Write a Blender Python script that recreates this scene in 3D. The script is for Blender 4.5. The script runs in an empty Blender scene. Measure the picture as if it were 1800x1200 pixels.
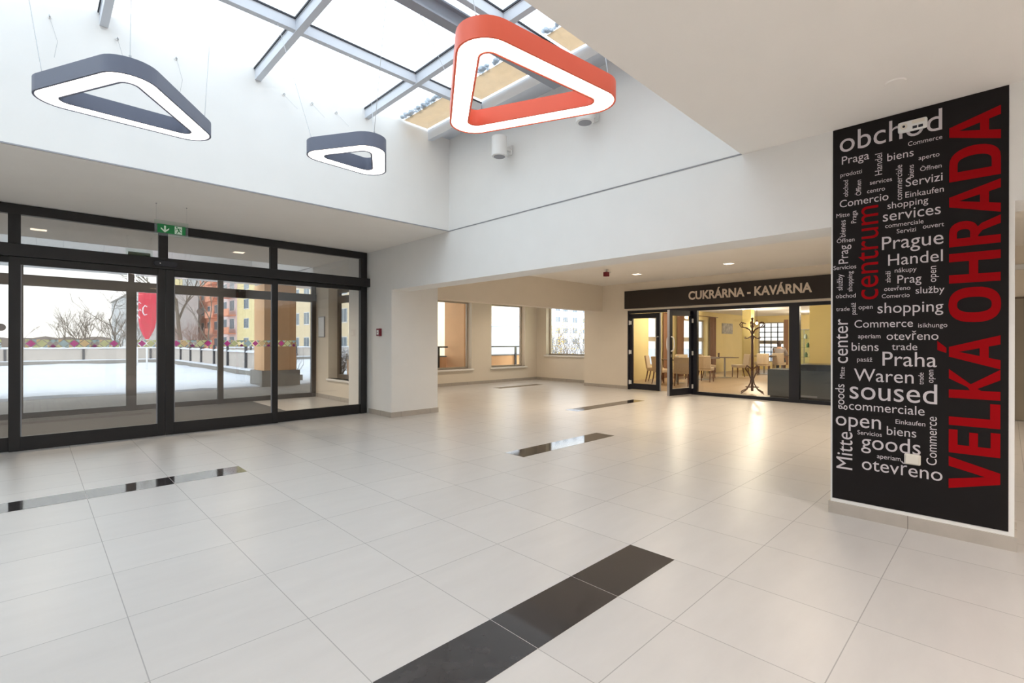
import bpy, bmesh, math, random
from mathutils import Vector, Matrix
PI = math.pi
scn = bpy.context.scene
COL = scn.collection

# ------------------------------------------------------------------ camera
# world: x runs along the entrance front (towards the cafe), y towards the entrance, z up; metres
YAW, ROLL, CAMZ = math.radians(45.51), 0.0019, 1.291
cam_d = bpy.data.cameras.new('camera')
cam = bpy.data.objects.new('camera', cam_d); COL.objects.link(cam)
cam_d.sensor_width = 36.0; cam_d.lens = 856.2 / 1800 * 36.0
cam_d.shift_y = 0.65 / 1800
cam_d.clip_start = 0.05; cam_d.clip_end = 600
_f = Vector((math.cos(YAW), math.sin(YAW), 0)); _r = Vector((math.sin(YAW), -math.cos(YAW), 0)); _u = Vector((0, 0, 1))
_r2 = math.cos(ROLL) * _r + math.sin(ROLL) * _u; _u2 = math.cos(ROLL) * _u - math.sin(ROLL) * _r
_m = Matrix((_r2, _u2, -_f)).transposed().to_4x4(); _m.translation = (0, 0, CAMZ)
cam.matrix_world = _m
scn.camera = cam

# ------------------------------------------------------------------ view, sky, daylight portals
scn.view_settings.view_transform = 'Standard'
scn.view_settings.look = 'None'
scn.view_settings.exposure = 0.53
scn.view_settings.gamma = 1.0
scn.view_settings.use_curve_mapping = False

world = bpy.data.worlds.new('overcast'); scn.world = world
world.use_nodes = True
nt = world.node_tree; nt.nodes.clear()
w_out = nt.nodes.new('ShaderNodeOutputWorld'); w_bg = nt.nodes.new('ShaderNodeBackground')
w_tc = nt.nodes.new('ShaderNodeTexCoord'); w_sx = nt.nodes.new('ShaderNodeSeparateXYZ'); w_cr = nt.nodes.new('ShaderNodeValToRGB')
nt.links.new(w_tc.outputs['Generated'], w_sx.inputs[0]); nt.links.new(w_sx.outputs['Z'], w_cr.inputs[0])
w_cr.color_ramp.elements[0].position = 0.0; w_cr.color_ramp.elements[0].color = (1.0, 0.985, 0.96, 1)
w_cr.color_ramp.elements[1].position = 0.6; w_cr.color_ramp.elements[1].color = (0.79, 0.895, 1.0, 1)
nt.links.new(w_cr.outputs['Color'], w_bg.inputs['Color'])
w_bg.inputs['Strength'].default_value = 2.35
nt.links.new(w_bg.outputs[0], w_out.inputs[0])

def portal(name, loc, rot, sx, sy):
    l = bpy.data.lights.new(name, 'AREA'); l.shape = 'RECTANGLE'; l.size = sx; l.size_y = sy
    l.cycles.is_portal = True
    o = bpy.data.objects.new(name, l); COL.objects.link(o); o.location = loc; o.rotation_euler = rot
portal('daylight_skylight', (-1.2, 3.65, 4.34), (0, 0, 0), 11.0, 4.2)
portal('daylight_entrance', (1.2, 11.5, 1.45), (-PI/2, 0, 0), 7.0, 2.9)
portal('daylight_windows', (9.8, 11.72, 1.5), (-PI/2, 0, 0), 4.2, 2.1)
portal('daylight_side_window', (12.72, 10.2, 1.7), (0, PI/2, 0), 1.7, 1.7)
portal('daylight_cafe', (17.8, 9.12, 1.3), (-PI/2, 0, 0), 6.0, 1.9)

# ------------------------------------------------------------------ materials
def lin(c):
    return tuple(((v/255.0)/12.92 if v/255.0 <= 0.04045 else ((v/255.0+0.055)/1.055)**2.4) for v in c)
def new_mat(name):
    m = bpy.data.materials.new(name); m.use_nodes = True
    return m, m.node_tree, m.node_tree.nodes['Principled BSDF']
def pr(name, col, rough=0.6, metal=0.0, spec=0.5, noise=None, bump=None, coat=0.0):
    """plain painted / plastic / metal surface; noise=(scale, amount) mottles the colour, bump=(scale, strength)"""
    m, t, b = new_mat(name)
    c = lin(col)
    b.inputs['Base Color'].default_value = (*c, 1); b.inputs['Roughness'].default_value = rough
    b.inputs['Metallic'].default_value = metal; b.inputs['Specular IOR Level'].default_value = spec
    if coat: b.inputs['Coat Weight'].default_value = coat
    tc = None
    if noise or bump:
        tc = t.nodes.new('ShaderNodeTexCoord')
    if noise:
        n = t.nodes.new('ShaderNodeTexNoise'); n.inputs['Scale'].default_value = noise[0]; n.inputs['Detail'].default_value = 5
        t.links.new(tc.outputs['Object'], n.inputs['Vector'])
        r = t.nodes.new('ShaderNodeValToRGB')
        lo = tuple(max(0, v*(1-noise[1])) for v in c); hi = tuple(min(1, v*(1+noise[1])) for v in c)
        r.color_ramp.elements[0].position = 0.3; r.color_ramp.elements[0].color = (*lo, 1)
        r.color_ramp.elements[1].position = 0.7; r.color_ramp.elements[1].color = (*hi, 1)
        t.links.new(n.outputs['Fac'], r.inputs[0]); t.links.new(r.outputs[0], b.inputs['Base Color'])
    if bump:
        n2 = t.nodes.new('ShaderNodeTexNoise'); n2.inputs['Scale'].default_value = bump[0]; n2.inputs['Detail'].default_value = 4
        t.links.new(tc.outputs['Object'], n2.inputs['Vector'])
        bp = t.nodes.new('ShaderNodeBump'); bp.inputs['Strength'].default_value = bump[1]; bp.inputs['Distance'].default_value = 0.01
        t.links.new(n2.outputs['Fac'], bp.inputs['Height']); t.links.new(bp.outputs[0], b.inputs['Normal'])
    return m
def emit(name, col, strength):
    m, t, b = new_mat(name)
    b.inputs['Base Color'].default_value = (*lin(col), 1)
    b.inputs['Emission Color'].default_value = (*lin(col), 1); b.inputs['Emission Strength'].default_value = strength
    return m
def glass(name, tint=(1, 1, 1), refl=1.0, ior=1.5):
    """thin pane: fresnel mix of clear transmission and mirror reflection"""
    m, t, b = new_mat(name); t.nodes.remove(b)
    out = t.nodes['Material Output']
    tr = t.nodes.new('ShaderNodeBsdfTransparent'); tr.inputs[0].default_value = (*tint, 1)
    gl = t.nodes.new('ShaderNodeBsdfGlossy'); gl.inputs['Roughness'].default_value = 0.0
    fr = t.nodes.new('ShaderNodeFresnel'); fr.inputs['IOR'].default_value = ior
    mu = t.nodes.new('ShaderNodeMath'); mu.operation = 'MULTIPLY'; mu.inputs[1].default_value = refl; mu.use_clamp = True
    mx = t.nodes.new('ShaderNodeMixShader')
    ge = t.nodes.new('ShaderNodeNewGeometry'); io = t.nodes.new('ShaderNodeMix'); io.inputs[2].default_value = ior; io.inputs[3].default_value = 1/ior
    t.links.new(ge.outputs['Backfacing'], io.inputs[0]); t.links.new(io.outputs[0], fr.inputs['IOR'])   # same reflectance from both sides of the sheet
    t.links.new(fr.outputs[0], mu.inputs[0]); t.links.new(mu.outputs[0], mx.inputs[0])
    t.links.new(tr.outputs[0], mx.inputs[1]); t.links.new(gl.outputs[0], mx.inputs[2]); t.links.new(mx.outputs[0], out.inputs[0])
    return m

def tile_floor(name, base, x0, y0, step, rough=0.3, grout=0.72, streak=0.06):
    m, t, b = new_mat(name); N = t.nodes; L = t.links
    geo = N.new('ShaderNodeNewGeometry'); sp = N.new('ShaderNodeSeparateXYZ'); L.new(geo.outputs['Position'], sp.inputs[0])
    def math_(op, a, bb=None, clamp=False):
        n = N.new('ShaderNodeMath'); n.operation = op; n.use_clamp = clamp
        for i, v in enumerate((a, bb)):
            if v is None: continue
            if isinstance(v, (int, float)): n.inputs[i].default_value = v
            else: L.new(v, n.inputs[i])
        return n.outputs[0]
    ux = math_('DIVIDE', math_('SUBTRACT', sp.outputs['X'], x0 - 60*step), step)
    uy = math_('DIVIDE', math_('SUBTRACT', sp.outputs['Y'], y0 - 60*step), step)
    def edge(u):
        f = math_('FRACT', u); return math_('MINIMUM', f, math_('SUBTRACT', 1.0, f))
    d = math_('MINIMUM', edge(ux), edge(uy))
    line = math_('LESS_THAN', d, 0.0021/step)
    cell = N.new('ShaderNodeCombineXYZ'); L.new(math_('FLOOR', ux), cell.inputs[0]); L.new(math_('FLOOR', uy), cell.inputs[1])
    wn = N.new('ShaderNodeTexWhiteNoise'); wn.noise_dimensions = '3D'; L.new(cell.outputs[0], wn.inputs['Vector'])
    # clouding of each tile: position shifted per tile, stretched along x
    vm = N.new('ShaderNodeVectorMath'); vm.operation = 'MULTIPLY'; L.new(geo.outputs['Position'], vm.inputs[0]); vm.inputs[1].default_value = (1.2, 4.0, 1)
    va = N.new('ShaderNodeVectorMath'); va.operation = 'MULTIPLY_ADD'; L.new(wn.outputs['Color'], va.inputs[0]); va.inputs[1].default_value = (20, 20, 20); L.new(vm.outputs[0], va.inputs[2])
    n1 = N.new('ShaderNodeTexNoise'); n1.inputs['Scale'].default_value = 2.2; n1.inputs['Detail'].default_value = 6; n1.inputs['Roughness'].default_value = 0.6
    L.new(va.outputs[0], n1.inputs['Vector'])
    val = math_('ADD', math_('MULTIPLY', math_('SUBTRACT', n1.outputs['Fac'], 0.5), 2.6*streak), math_('MULTIPLY', math_('SUBTRACT', wn.outputs['Value'], 0.5), 0.05))
    val = math_('ADD', val, 1.0)
    val = math_('MULTIPLY', val, math_('SUBTRACT', 1.0, math_('MULTIPLY', line, 1.0 - grout)))
    cm = N.new('ShaderNodeVectorMath'); cm.operation = 'SCALE'; cm.inputs[0].default_value = lin(base); L.new(val, cm.inputs['Scale'])
    L.new(cm.outputs[0], b.inputs['Base Color'])
    rr = math_('ADD', rough, math_('ADD', math_('MULTIPLY', math_('SUBTRACT', n1.outputs['Fac'], 0.5), 0.06), math_('MULTIPLY', line, 0.4)))
    L.new(rr, b.inputs['Roughness']); b.inputs['Specular IOR Level'].default_value = 0.5
    return m

M = {}
M['white'] = pr('white_wall_paint', (236, 235, 232), 0.85, noise=(3, 0.012), bump=(60, 0.03))
M['ceil'] = pr('ceiling_paint', (243, 239, 233), 0.9, noise=(2, 0.012))
M['cream'] = pr('cream_wall_paint', (234, 224, 208), 0.85, noise=(2, 0.015))
M['skirt'] = pr('grey_tile_skirting', (182, 174, 164), 0.45, noise=(8, 0.06))
M['skirt_joint'] = pr('skirting_joint', (96, 90, 84), 0.8)
M['floor'] = tile_floor('cream_floor_tile', (197, 193, 189), 0.9164, 1.684, 0.6, 0.32, 0.62)
M['cafe_floor'] = tile_floor('brown_cafe_tile', (176, 150, 118), 0.9164, 1.684, 0.45, 0.35, 0.8)
M['dark_tile'] = pr('polished_black_tile', (50, 46, 46), 0.06, noise=(14, 0.25), spec=0.6)
M['joint'] = pr('white_joint', (206, 202, 196), 0.8)
M['black'] = pr('black_aluminium', (24, 23, 25), 0.42, noise=(6, 0.1))
M['black2'] = pr('dark_brown_aluminium', (52, 46, 42), 0.4)
M['blue_black'] = pr('blue_black_aluminium', (16, 18, 30), 0.4)
M['gasket'] = pr('grey_gasket', (150, 150, 155), 0.5)
M['glass'] = glass('clear_glass', (0.97, 0.98, 0.975), 1.25)
M['glass_sun'] = glass('inner_door_glass', (0.95, 0.955, 0.95), 1.6)
M['glass_out'] = glass('solar_control_glass', (0.735, 0.74, 0.735), 1.3)
M['glass_transom'] = glass('reflective_transom_glass', (0.9, 0.905, 0.9), 13.0)
M['glass_low'] = glass('roof_glass', (0.97, 0.98, 0.98), 1.0)
M['skyl_bar'] = pr('pale_grey_roof_bar', (206, 211, 219), 0.5)
M['skyl_steel'] = pr('grey_painted_steel', (150, 155, 164), 0.5, noise=(3, 0.05))
M['rubber'] = pr('black_rubber', (42, 44, 52), 0.6)
M['red_paint'] = pr('red_lamp_paint', (248, 110, 80), 0.45)
M['slate_paint'] = pr('slate_blue_lamp_paint', (104, 110, 128), 0.42)
M['led'] = emit('led_diffuser', (255, 246, 236), 3.0)
M['wire'] = pr('steel_wire', (176, 176, 178), 0.35, metal=0.6)
M['fixture'] = pr('white_plastic', (232, 232, 230), 0.4)
M['box_white'] = pr('ivory_plastic', (226, 220, 208), 0.45)
M['mural_black'] = pr('black_printed_foil', (30, 27, 27), 0.6, spec=0.15, noise=(4, 0.06))
M['mural_white'] = pr('pale_print', (206, 199, 202), 0.6, spec=0.2)
M['mural_red'] = pr('red_print', (152, 2, 12), 0.6, spec=0.1)
M['sign_brown'] = pr('dark_brown_sign_board', (40, 32, 27), 0.5)
M['sign_letter'] = pr('pale_sign_letter', (222, 208, 192), 0.5)
M['exit_green'] = pr('exit_sign_green', (0, 128, 62), 0.4)
M['exit_white'] = pr('exit_sign_white', (226, 246, 230), 0.4)
M['acrylic'] = glass('clear_acrylic', (0.9, 0.95, 0.92), 1.3)
M['alarm_red'] = pr('alarm_red', (120, 24, 40), 0.4)
M['lamp_glow'] = emit('downlight_glow', (255, 232, 204), 3.5)
M['mat_grey'] = pr('ribbed_mat', (84, 82, 80), 0.95, noise=(40, 0.2))
M['pale_frame'] = pr('pale_window_frame', (190, 178, 160), 0.5)
M['sill'] = pr('white_window_sill', (244, 240, 234), 0.4)
M['brown_frame'] = pr('brown_window_frame', (104, 90, 76), 0.45)
M['orange'] = pr('orange_render', (247, 196, 146), 0.9, noise=(1.5, 0.06))
M['concrete'] = pr('grey_concrete', (150, 146, 140), 0.9, noise=(6, 0.12), bump=(30, 0.3))
M['snow'] = pr('snow', (233, 236, 243), 0.7, noise=(0.8, 0.03), bump=(3, 0.9))
M['panel'] = pr('pale_concrete_panel', (206, 196, 186), 0.9, noise=(2, 0.06))
M['rail'] = pr('dark_steel_rail', (58, 62, 70), 0.5)
M['bark'] = pr('bare_bark', (116, 104, 92), 0.9, noise=(8, 0.2))
M['bark_red'] = pr('reddish_twigs', (150, 118, 106), 0.9, noise=(8, 0.2))
M['dry'] = pr('dry_yellow_leaves', (214, 186, 112), 0.9, noise=(9, 0.25))
M['hedge'] = pr('grey_brown_twigs', (128, 116, 108), 0.9, noise=(9, 0.25))
M['parasol'] = pr('red_parasol_cloth', (226, 62, 84), 0.8, noise=(6, 0.1))
M['white_metal'] = pr('white_metal', (240, 240, 240), 0.4)
M['b_yellow'] = pr('pale_yellow_render', (240, 222, 168), 0.9)
M['b_beige'] = pr('beige_render', (238, 218, 182), 0.9)
M['b_grey'] = pr('pale_grey_render', (204, 204, 202), 0.9)
M['b_pink'] = pr('pale_pink_render', (228, 208, 204), 0.9)
M['b_white'] = pr('white_render', (236, 238, 242), 0.9)
M['b_orange'] = pr('orange_balcony_panel', (232, 158, 126), 0.9)
M['b_window'] = pr('house_window_glass', (96, 116, 130), 0.15, spec=0.8)
M['b_frame'] = pr('white_window_frame', (240, 240, 238), 0.6)
M['yellow'] = pr('yellow_cafe_paint', (232, 214, 156), 0.85, noise=(2, 0.03))
M['olive'] = pr('olive_cafe_paint', (196, 178, 116), 0.85, noise=(2, 0.03))
M['curtain'] = pr('brown_curtain', (150, 112, 86), 0.9)
M['upholstery'] = pr('beige_upholstery', (206, 186, 158), 0.85, noise=(30, 0.06))
M['wood'] = pr('dark_brown_wood', (104, 64, 42), 0.45, noise=(10, 0.15))
M['table'] = pr('brown_table_top', (104, 78, 60), 0.35)
M['steel'] = pr('brushed_steel', (176, 172, 166), 0.35, metal=0.8)
M['counter'] = pr('dark_slate_counter', (72, 76, 76), 0.4, noise=(3, 0.08))
M['counter_top'] = pr('black_counter_top', (22, 20, 20), 0.25)
M['grey_door'] = pr('grey_steel_door', (150, 142, 128), 0.5, noise=(2, 0.04))
M['hair'] = pr('dark_brown_hair', (62, 42, 34), 0.6)
M['skin'] = pr('skin', (206, 160, 134), 0.6)
M['sweater'] = pr('grey_knit', (164, 156, 156), 0.9, bump=(80, 0.3))
M['trousers'] = pr('dark_trousers', (48, 50, 60), 0.9)
M['shoe'] = pr('dark_shoe_leather', (36, 32, 32), 0.5)
def translucent(m, col, amount):
    t = m.node_tree; b = t.nodes['Principled BSDF']; out = t.nodes['Material Output']
    tr = t.nodes.new('ShaderNodeBsdfTranslucent'); tr.inputs[0].default_value = (*lin(col), 1); mx = t.nodes.new('ShaderNodeMixShader'); mx.inputs[0].default_value = amount
    t.links.new(b.outputs[0], mx.inputs[1]); t.links.new(tr.outputs[0], mx.inputs[2]); t.links.new(mx.outputs[0], out.inputs[0]); return m
M['tan_stain'] = translucent(pr('stained_tan_sheet', (226, 210, 186), 0.8, noise=(7, 0.2)), (232, 214, 190), 0.65)
M['slush'] = pr('melting_snow', (222, 230, 238), 0.35, noise=(25, 0.2), bump=(40, 1.0)); translucent(M['slush'], (224, 232, 240), 0.6)
M['d_pink'] = pr('decal_magenta', (214, 70, 170), 0.6)
M['d_green'] = pr('decal_lime', (222, 232, 170), 0.6)
M['d_blue'] = pr('decal_pale_blue', (180, 214, 228), 0.6)
M['d_yellow'] = pr('decal_yellow', (240, 208, 140), 0.6)
M['d_purple'] = pr('decal_purple', (134, 28, 110), 0.6)
for k_, c_ in (('d_pink', (214, 60, 170)), ('d_green', (232, 240, 190)), ('d_blue', (196, 226, 238)), ('d_yellow', (250, 228, 184)), ('d_purple', (150, 44, 126))): translucent(M[k_], c_, 0.6)
M['sticker'] = pr('grey_sticker', (170, 160, 156), 0.6)
M['pic'] = pr('grey_photo_print', (170, 166, 160), 0.5, noise=(7, 0.5))
M['pic_dark'] = pr('dark_photo_print', (70, 62, 58), 0.5, noise=(9, 0.5))
M['cab_glass'] = glass('cabinet_glass', (0.85, 0.93, 0.9), 1.5)
M['green_item'] = pr('green_jar', (96, 130, 84), 0.4)

# paver ground outside
def pavers(name):
    m, t, b = new_mat(name); N, L = t.nodes, t.links
    geo = N.new('ShaderNodeNewGeometry'); br = N.new('ShaderNodeTexBrick')
    L.new(geo.outputs['Position'], br.inputs['Vector'])
    br.inputs['Scale'].default_value = 1.0; br.inputs['Brick Width'].default_value = 0.2; br.inputs['Row Height'].default_value = 0.1
    br.inputs['Mortar Size'].default_value = 0.006
    br.inputs['Color1'].default_value = (*lin((178, 170, 160)), 1); br.inputs['Color2'].default_value = (*lin((160, 152, 144)), 1)
    br.inputs['Mortar'].default_value = (*lin((120, 114, 108)), 1)
    L.new(br.outputs['Color'], b.inputs['Base Color']); b.inputs['Roughness'].default_value = 0.85
    return m
M['pavers'] = pavers('grey_block_paving')

# ------------------------------------------------------------------ mesh helpers
class MB:
    """collects shapes, builds ONE mesh object"""
    def __init__(s): s.v = []; s.f = []; s.mi = []
    def add(s, vs, fs, mi=0):
        o = len(s.v); s.v += [tuple(v) for v in vs]; s.f += [tuple(i+o for i in f) for f in fs]; s.mi += [mi]*len(fs); return s
    def box(s, x0, x1, y0, y1, z0, z1, mi=0):
        vs = [(x, y, z) for z in (z0, z1) for y in (y0, y1) for x in (x0, x1)]
        return s.add(vs, [(0,2,3,1),(4,5,7,6),(0,1,5,4),(2,6,7,3),(0,4,6,2),(1,3,7,5)], mi)
    def obox(s, c, ax, ay, az, hx, hy, hz, mi=0):
        c = Vector(c); ax, ay, az = (Vector(a).normalized() for a in (ax, ay, az))
        vs = [c + ax*hx*i + ay*hy*j + az*hz*k for k in (-1,1) for j in (-1,1) for i in (-1,1)]
        return s.add(vs, [(0,2,3,1),(4,5,7,6),(0,1,5,4),(2,6,7,3),(0,4,6,2),(1,3,7,5)], mi)
    def cyl(s, p0, p1, r0, r1=None, n=16, mi=0, cap=True):
        p0, p1 = Vector(p0), Vector(p1); r1 = r0 if r1 is None else r1
        d = (p1-p0).normalized(); a = d.orthogonal().normalized(); b = d.cross(a)
        vs = []
        for p, r in ((p0, r0), (p1, r1)):
            vs += [p + (a*math.cos(2*PI*i/n) + b*math.sin(2*PI*i/n))*r for i in range(n)]
        fs = [(i, (i+1) % n, n+(i+1) % n, n+i) for i in range(n)]
        if cap: fs += [tuple(range(n))[::-1], tuple(range(n, 2*n))]
        return s.add(vs, fs, mi)
    def tube(s, pts, r, n=8, mi=0):
        pts = [Vector(p) for p in pts]; k = len(pts); rs = r if isinstance(r, (list, tuple)) else [r]*k
        prev = None; vs = []
        for i, p in enumerate(pts):
            t = (pts[min(i+1, k-1)] - pts[max(i-1, 0)]).normalized()
            a = t.orthogonal().normalized() if prev is None else (prev - t*prev.dot(t)).normalized()
            prev = a; b = t.cross(a)
            vs += [p + (a*math.cos(2*PI*j/n) + b*math.sin(2*PI*j/n))*rs[i] for j in range(n)]
        fs = [(i*n+j, i*n+(j+1) % n, (i+1)*n+(j+1) % n, (i+1)*n+j) for i in range(k-1) for j in range(n)]
        fs += [tuple(range(n))[::-1], tuple(range((k-1)*n, k*n))]
        return s.add(vs, fs, mi)
    def lathe(s, prof, c=(0,0,0), n=24, mi=0):
        vs = []
        for r, z in prof: vs += [(c[0]+r*math.cos(2*PI*j/n), c[1]+r*math.sin(2*PI*j/n), c[2]+z) for j in range(n)]
        k = len(prof)
        fs = [(i*n+j, i*n+(j+1) % n, (i+1)*n+(j+1) % n, (i+1)*n+j) for i in range(k-1) for j in range(n)]
        fs += [tuple(range(n))[::-1], tuple(range((k-1)*n, k*n))]
        return s.add(vs, fs, mi)
    def prism(s, poly, f0, f1, mi=0):
        """poly: 2D points; f0/f1 map a 2D point to 3D for the two faces"""
        n = len(poly); vs = [f0(p) for p in poly] + [f1(p) for p in poly]
        fs = [(i, (i+1) % n, n+(i+1) % n, n+i) for i in range(n)] + [tuple(range(n))[::-1], tuple(range(n, 2*n))]
        return s.add(vs, fs, mi)
    def ball(s, c, rx, ry=None, rz=None, n=12, mi=0):
        ry = ry or rx; rz = rz or rx; m_ = n//2
        vs = [(c[0], c[1], c[2]-rz)]
        for i in range(1, m_):
            a = -PI/2 + PI*i/m_
            vs += [(c[0]+rx*math.cos(a)*math.cos(2*PI*j/n), c[1]+ry*math.cos(a)*math.sin(2*PI*j/n), c[2]+rz*math.sin(a)) for j in range(n)]
        vs.append((c[0], c[1], c[2]+rz)); t = len(vs)-1
        fs = [(0, 1+(j+1) % n, 1+j) for j in range(n)]
        for i in range(m_-2):
            fs += [(1+i*n+j, 1+i*n+(j+1) % n, 1+(i+1)*n+(j+1) % n, 1+(i+1)*n+j) for j in range(n)]
        b = 1+(m_-2)*n
        fs += [(b+j, b+(j+1) % n, t) for j in range(n)]
        return s.add(vs, fs, mi)
    def build(s, name, mats, parent=None, bevel=0.0, smooth=False, origin=None, fix=True):
        me = bpy.data.meshes.new(name)
        vs = s.v if origin is None else [(v[0]-origin[0], v[1]-origin[1], v[2]-origin[2]) for v in s.v]
        me.from_pydata(vs, [], s.f)
        mats = mats if isinstance(mats, (list, tuple)) else [mats]
        for mm in mats: me.materials.append(mm)
        me.polygons.foreach_set('material_index', s.mi)
        if fix:
            bm = bmesh.new(); bm.from_mesh(me); bmesh.ops.recalc_face_normals(bm, faces=bm.faces); bm.to_mesh(me); bm.free()
        if smooth:
            me.polygons.foreach_set('use_smooth', [True]*len(me.polygons)); me.set_sharp_from_angle(angle=math.radians(38))
        me.update()
        o = bpy.data.objects.new(name, me); COL.objects.link(o)
        if parent is not None: o.parent = parent
        if origin is not None: o.location = origin
        if bevel:
            md = o.modifiers.new('bevel', 'BEVEL'); md.width = bevel; md.segments = 2; md.limit_method = 'ANGLE'; md.angle_limit = math.radians(40)
        return o

def tag(o, label=None, cat=None, group=None, kind=None):
    if label: o['label'] = label
    if cat: o['category'] = cat
    if group: o['group'] = group
    if kind: o['kind'] = kind
    return o
def thing(name, loc, label, cat, rz=0.0, group=None, kind=None):
    o = bpy.data.objects.new(name, None); COL.objects.link(o)
    o.location = loc; o.rotation_euler = (0, 0, rz); o.empty_display_size = 0.1
    return tag(o, label, cat, group, kind)
def struct(name, mb, mats, label, cat, **k):
    return tag(mb.build(name, mats, **k), label, cat, None, 'structure')
def copy_tree(o, parent=None):
    c = o.copy(); COL.objects.link(c)
    if parent is not None: c.parent = parent
    for ch in list(o.children): copy_tree(ch, c)
    return c

def wall_run(mb, ax, a0, a1, t0, t1, z0, z1, holes=(), mi=0):
    """wall along axis ax ('x' or 'y') from a0..a1, thickness t0..t1, with openings (p0,p1,zb,zt)"""
    def bx(p0, p1, zb, zt):
        if p1-p0 < 1e-4 or zt-zb < 1e-4: return
        if ax == 'x': mb.box(p0, p1, t0, t1, zb, zt, mi)
        else: mb.box(t0, t1, p0, p1, zb, zt, mi)
    cur = a0
    for p0, p1, zb, zt in sorted(holes):
        bx(cur, p0, z0, z1); bx(p0, p1, z0, zb); bx(p0, p1, zt, z1); cur = p1
    bx(cur, a1, z0, z1)
    return mb

_txt_cache = {}
def text_geo(body, bold=0.0):
    """glyph outlines of a word as filled faces, unit font size -> (verts2d, faces, xmin, xmax)"""
    key = (body, bold)
    if key in _txt_cache: return _txt_cache[key]
    cu = bpy.data.curves.new('lettering_source', 'FONT'); cu.body = body; cu.size = 1.0; cu.offset = bold; cu.resolution_u = 4
    ob = bpy.data.objects.new('lettering_source', cu); COL.objects.link(ob)
    dg = bpy.context.evaluated_depsgraph_get(); dg.update()
    me = bpy.data.meshes.new_from_object(ob.evaluated_get(dg))
    vs = [(v.co.x, v.co.y) for v in me.vertices]; fs = [tuple(p.vertices) for p in me.polygons]
    bpy.data.objects.remove(ob); bpy.data.curves.remove(cu); bpy.data.meshes.remove(me)
    xs = [v[0] for v in vs]
    _txt_cache[key] = (vs, fs, min(xs), max(xs))
    return _txt_cache[key]

# ================================================================== SETTING
H = 2.9
# ---- floors
b = MB(); b.box(-7, 11.9, -7, 8.9, -0.1, 0); b.box(-7, 5.04, 8.9, 11.46, -0.1, 0); b.box(5.7, 12.65, 8.9, 11.65, -0.1, 0); b.box(11.9, 12.65, 8.8, 8.9, -0.1, 0)
floor = struct('floor', b, M['floor'], 'large cream floor tiles of the hall with dark inlaid strips', 'floor')
def strip(xa, xb_, ya):
    """polished black inlay, 60 x 30 cm tiles in a row, white joints"""
    b = MB(); n = round((xb_-xa)/0.6)
    b.box(xa, xb_, ya, ya+0.3, 0.0, 0.0008, 1)
    for i in range(n): b.box(xa+0.6*i+0.0015, xa+0.6*(i+1)-0.0015, ya, ya+0.3, 0.0008, 0.0016, 0)
    o = b.build('dark_tile_strip', [M['dark_tile'], M['joint']], floor)
    o['label'] = 'row of polished black floor tiles'
strip(0.3164, 2.7164, 1.384); strip(3.9164, 5.7164, 3.80); strip(7.21, 9.31, 5.60); strip(9.2, 11.0, 9.82); strip(-1.484, 1.5164, 5.284)
b = MB(); b.box(11.9, 25.3, -4, 8.8, -0.1, 0.0)
struct('floor_cafe', b, M['cafe_floor'], 'brown tiled floor inside the cafe', 'floor')

# ---- ceilings
b = MB()
b.box(-7, 4.335, -7, 1.6, H, H+0.1); b.box(-7, -6.5, 1.6, 5.75, H, H+0.1); b.box(-7, 4.335, 5.75, 8.16, H, H+0.1)
struct('ceiling', b, M['ceil'], 'flat beige ceiling around the skylight well', 'ceiling')
b = MB(); b.box(4.345, 11.9, -7, 8.16, H, H+0.1); b.box(5.7, 12.65, 8.16, 11.65, H, H+0.1)
struct('ceiling_far', b, M['ceil'], 'beige ceiling in front of the cafe', 'ceiling')
b = MB(); b.box(-2.3, 5.29, 8.16, 11.5, H, H+0.1)
struct('ceiling_vestibule', b, M['ceil'], 'beige ceiling of the glazed entrance lobby', 'ceiling')
b = MB(); b.box(11.9, 25.3, -4, 9.05, 2.55, 2.65)
struct('ceiling_cafe', b, M['white'], 'white ceiling inside the cafe', 'ceiling')

# ---- skylight well
ZG = 4.24
b = MB(); b.box(-6.5, 4.335, 5.73, 5.9, H+0.1, ZG+0.1); b.box(-6.5, 4.335, 5.73, 5.75, H+0.012, H+0.1)
struct('wall_well_left', b, M['white'], 'white skylight well wall above the entrance', 'wall')
b = MB(); b.box(4.335, 4.5, 1.43, 5.9, H+0.1, ZG+0.1); b.box(4.335, 4.345, 1.6, 5.73, H+0.014, H+0.1)
struct('wall_well_right', b, M['white'], 'white skylight well wall above the beam to the cafe', 'wall')
b = MB(); b.box(-6.5, 4.335, 1.43, 1.6, H+0.1, ZG+0.1)
struct('wall_well_near', b, M['white'], 'white skylight well wall on the near side', 'wall')
b = MB(); b.box(-6.67, -6.5, 1.43, 5.9, H+0.1, ZG+0.1)
struct('wall_well_end', b, M['white'], 'white skylight well wall at the far left end', 'wall')
b = MB(); b.box(-6.5, 4.335, 5.725, 5.732, H, H+0.012); b.box(4.329, 4.335, 1.6, 5.73, H, H+0.009)  # grey strips stand in for the dark shadow line of the groove
struct('shadow_gap_1', b, M['gasket'], 'thin grey strip drawing the shadow gap along the bottom of the skylight well', 'shadow_gap')

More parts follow.
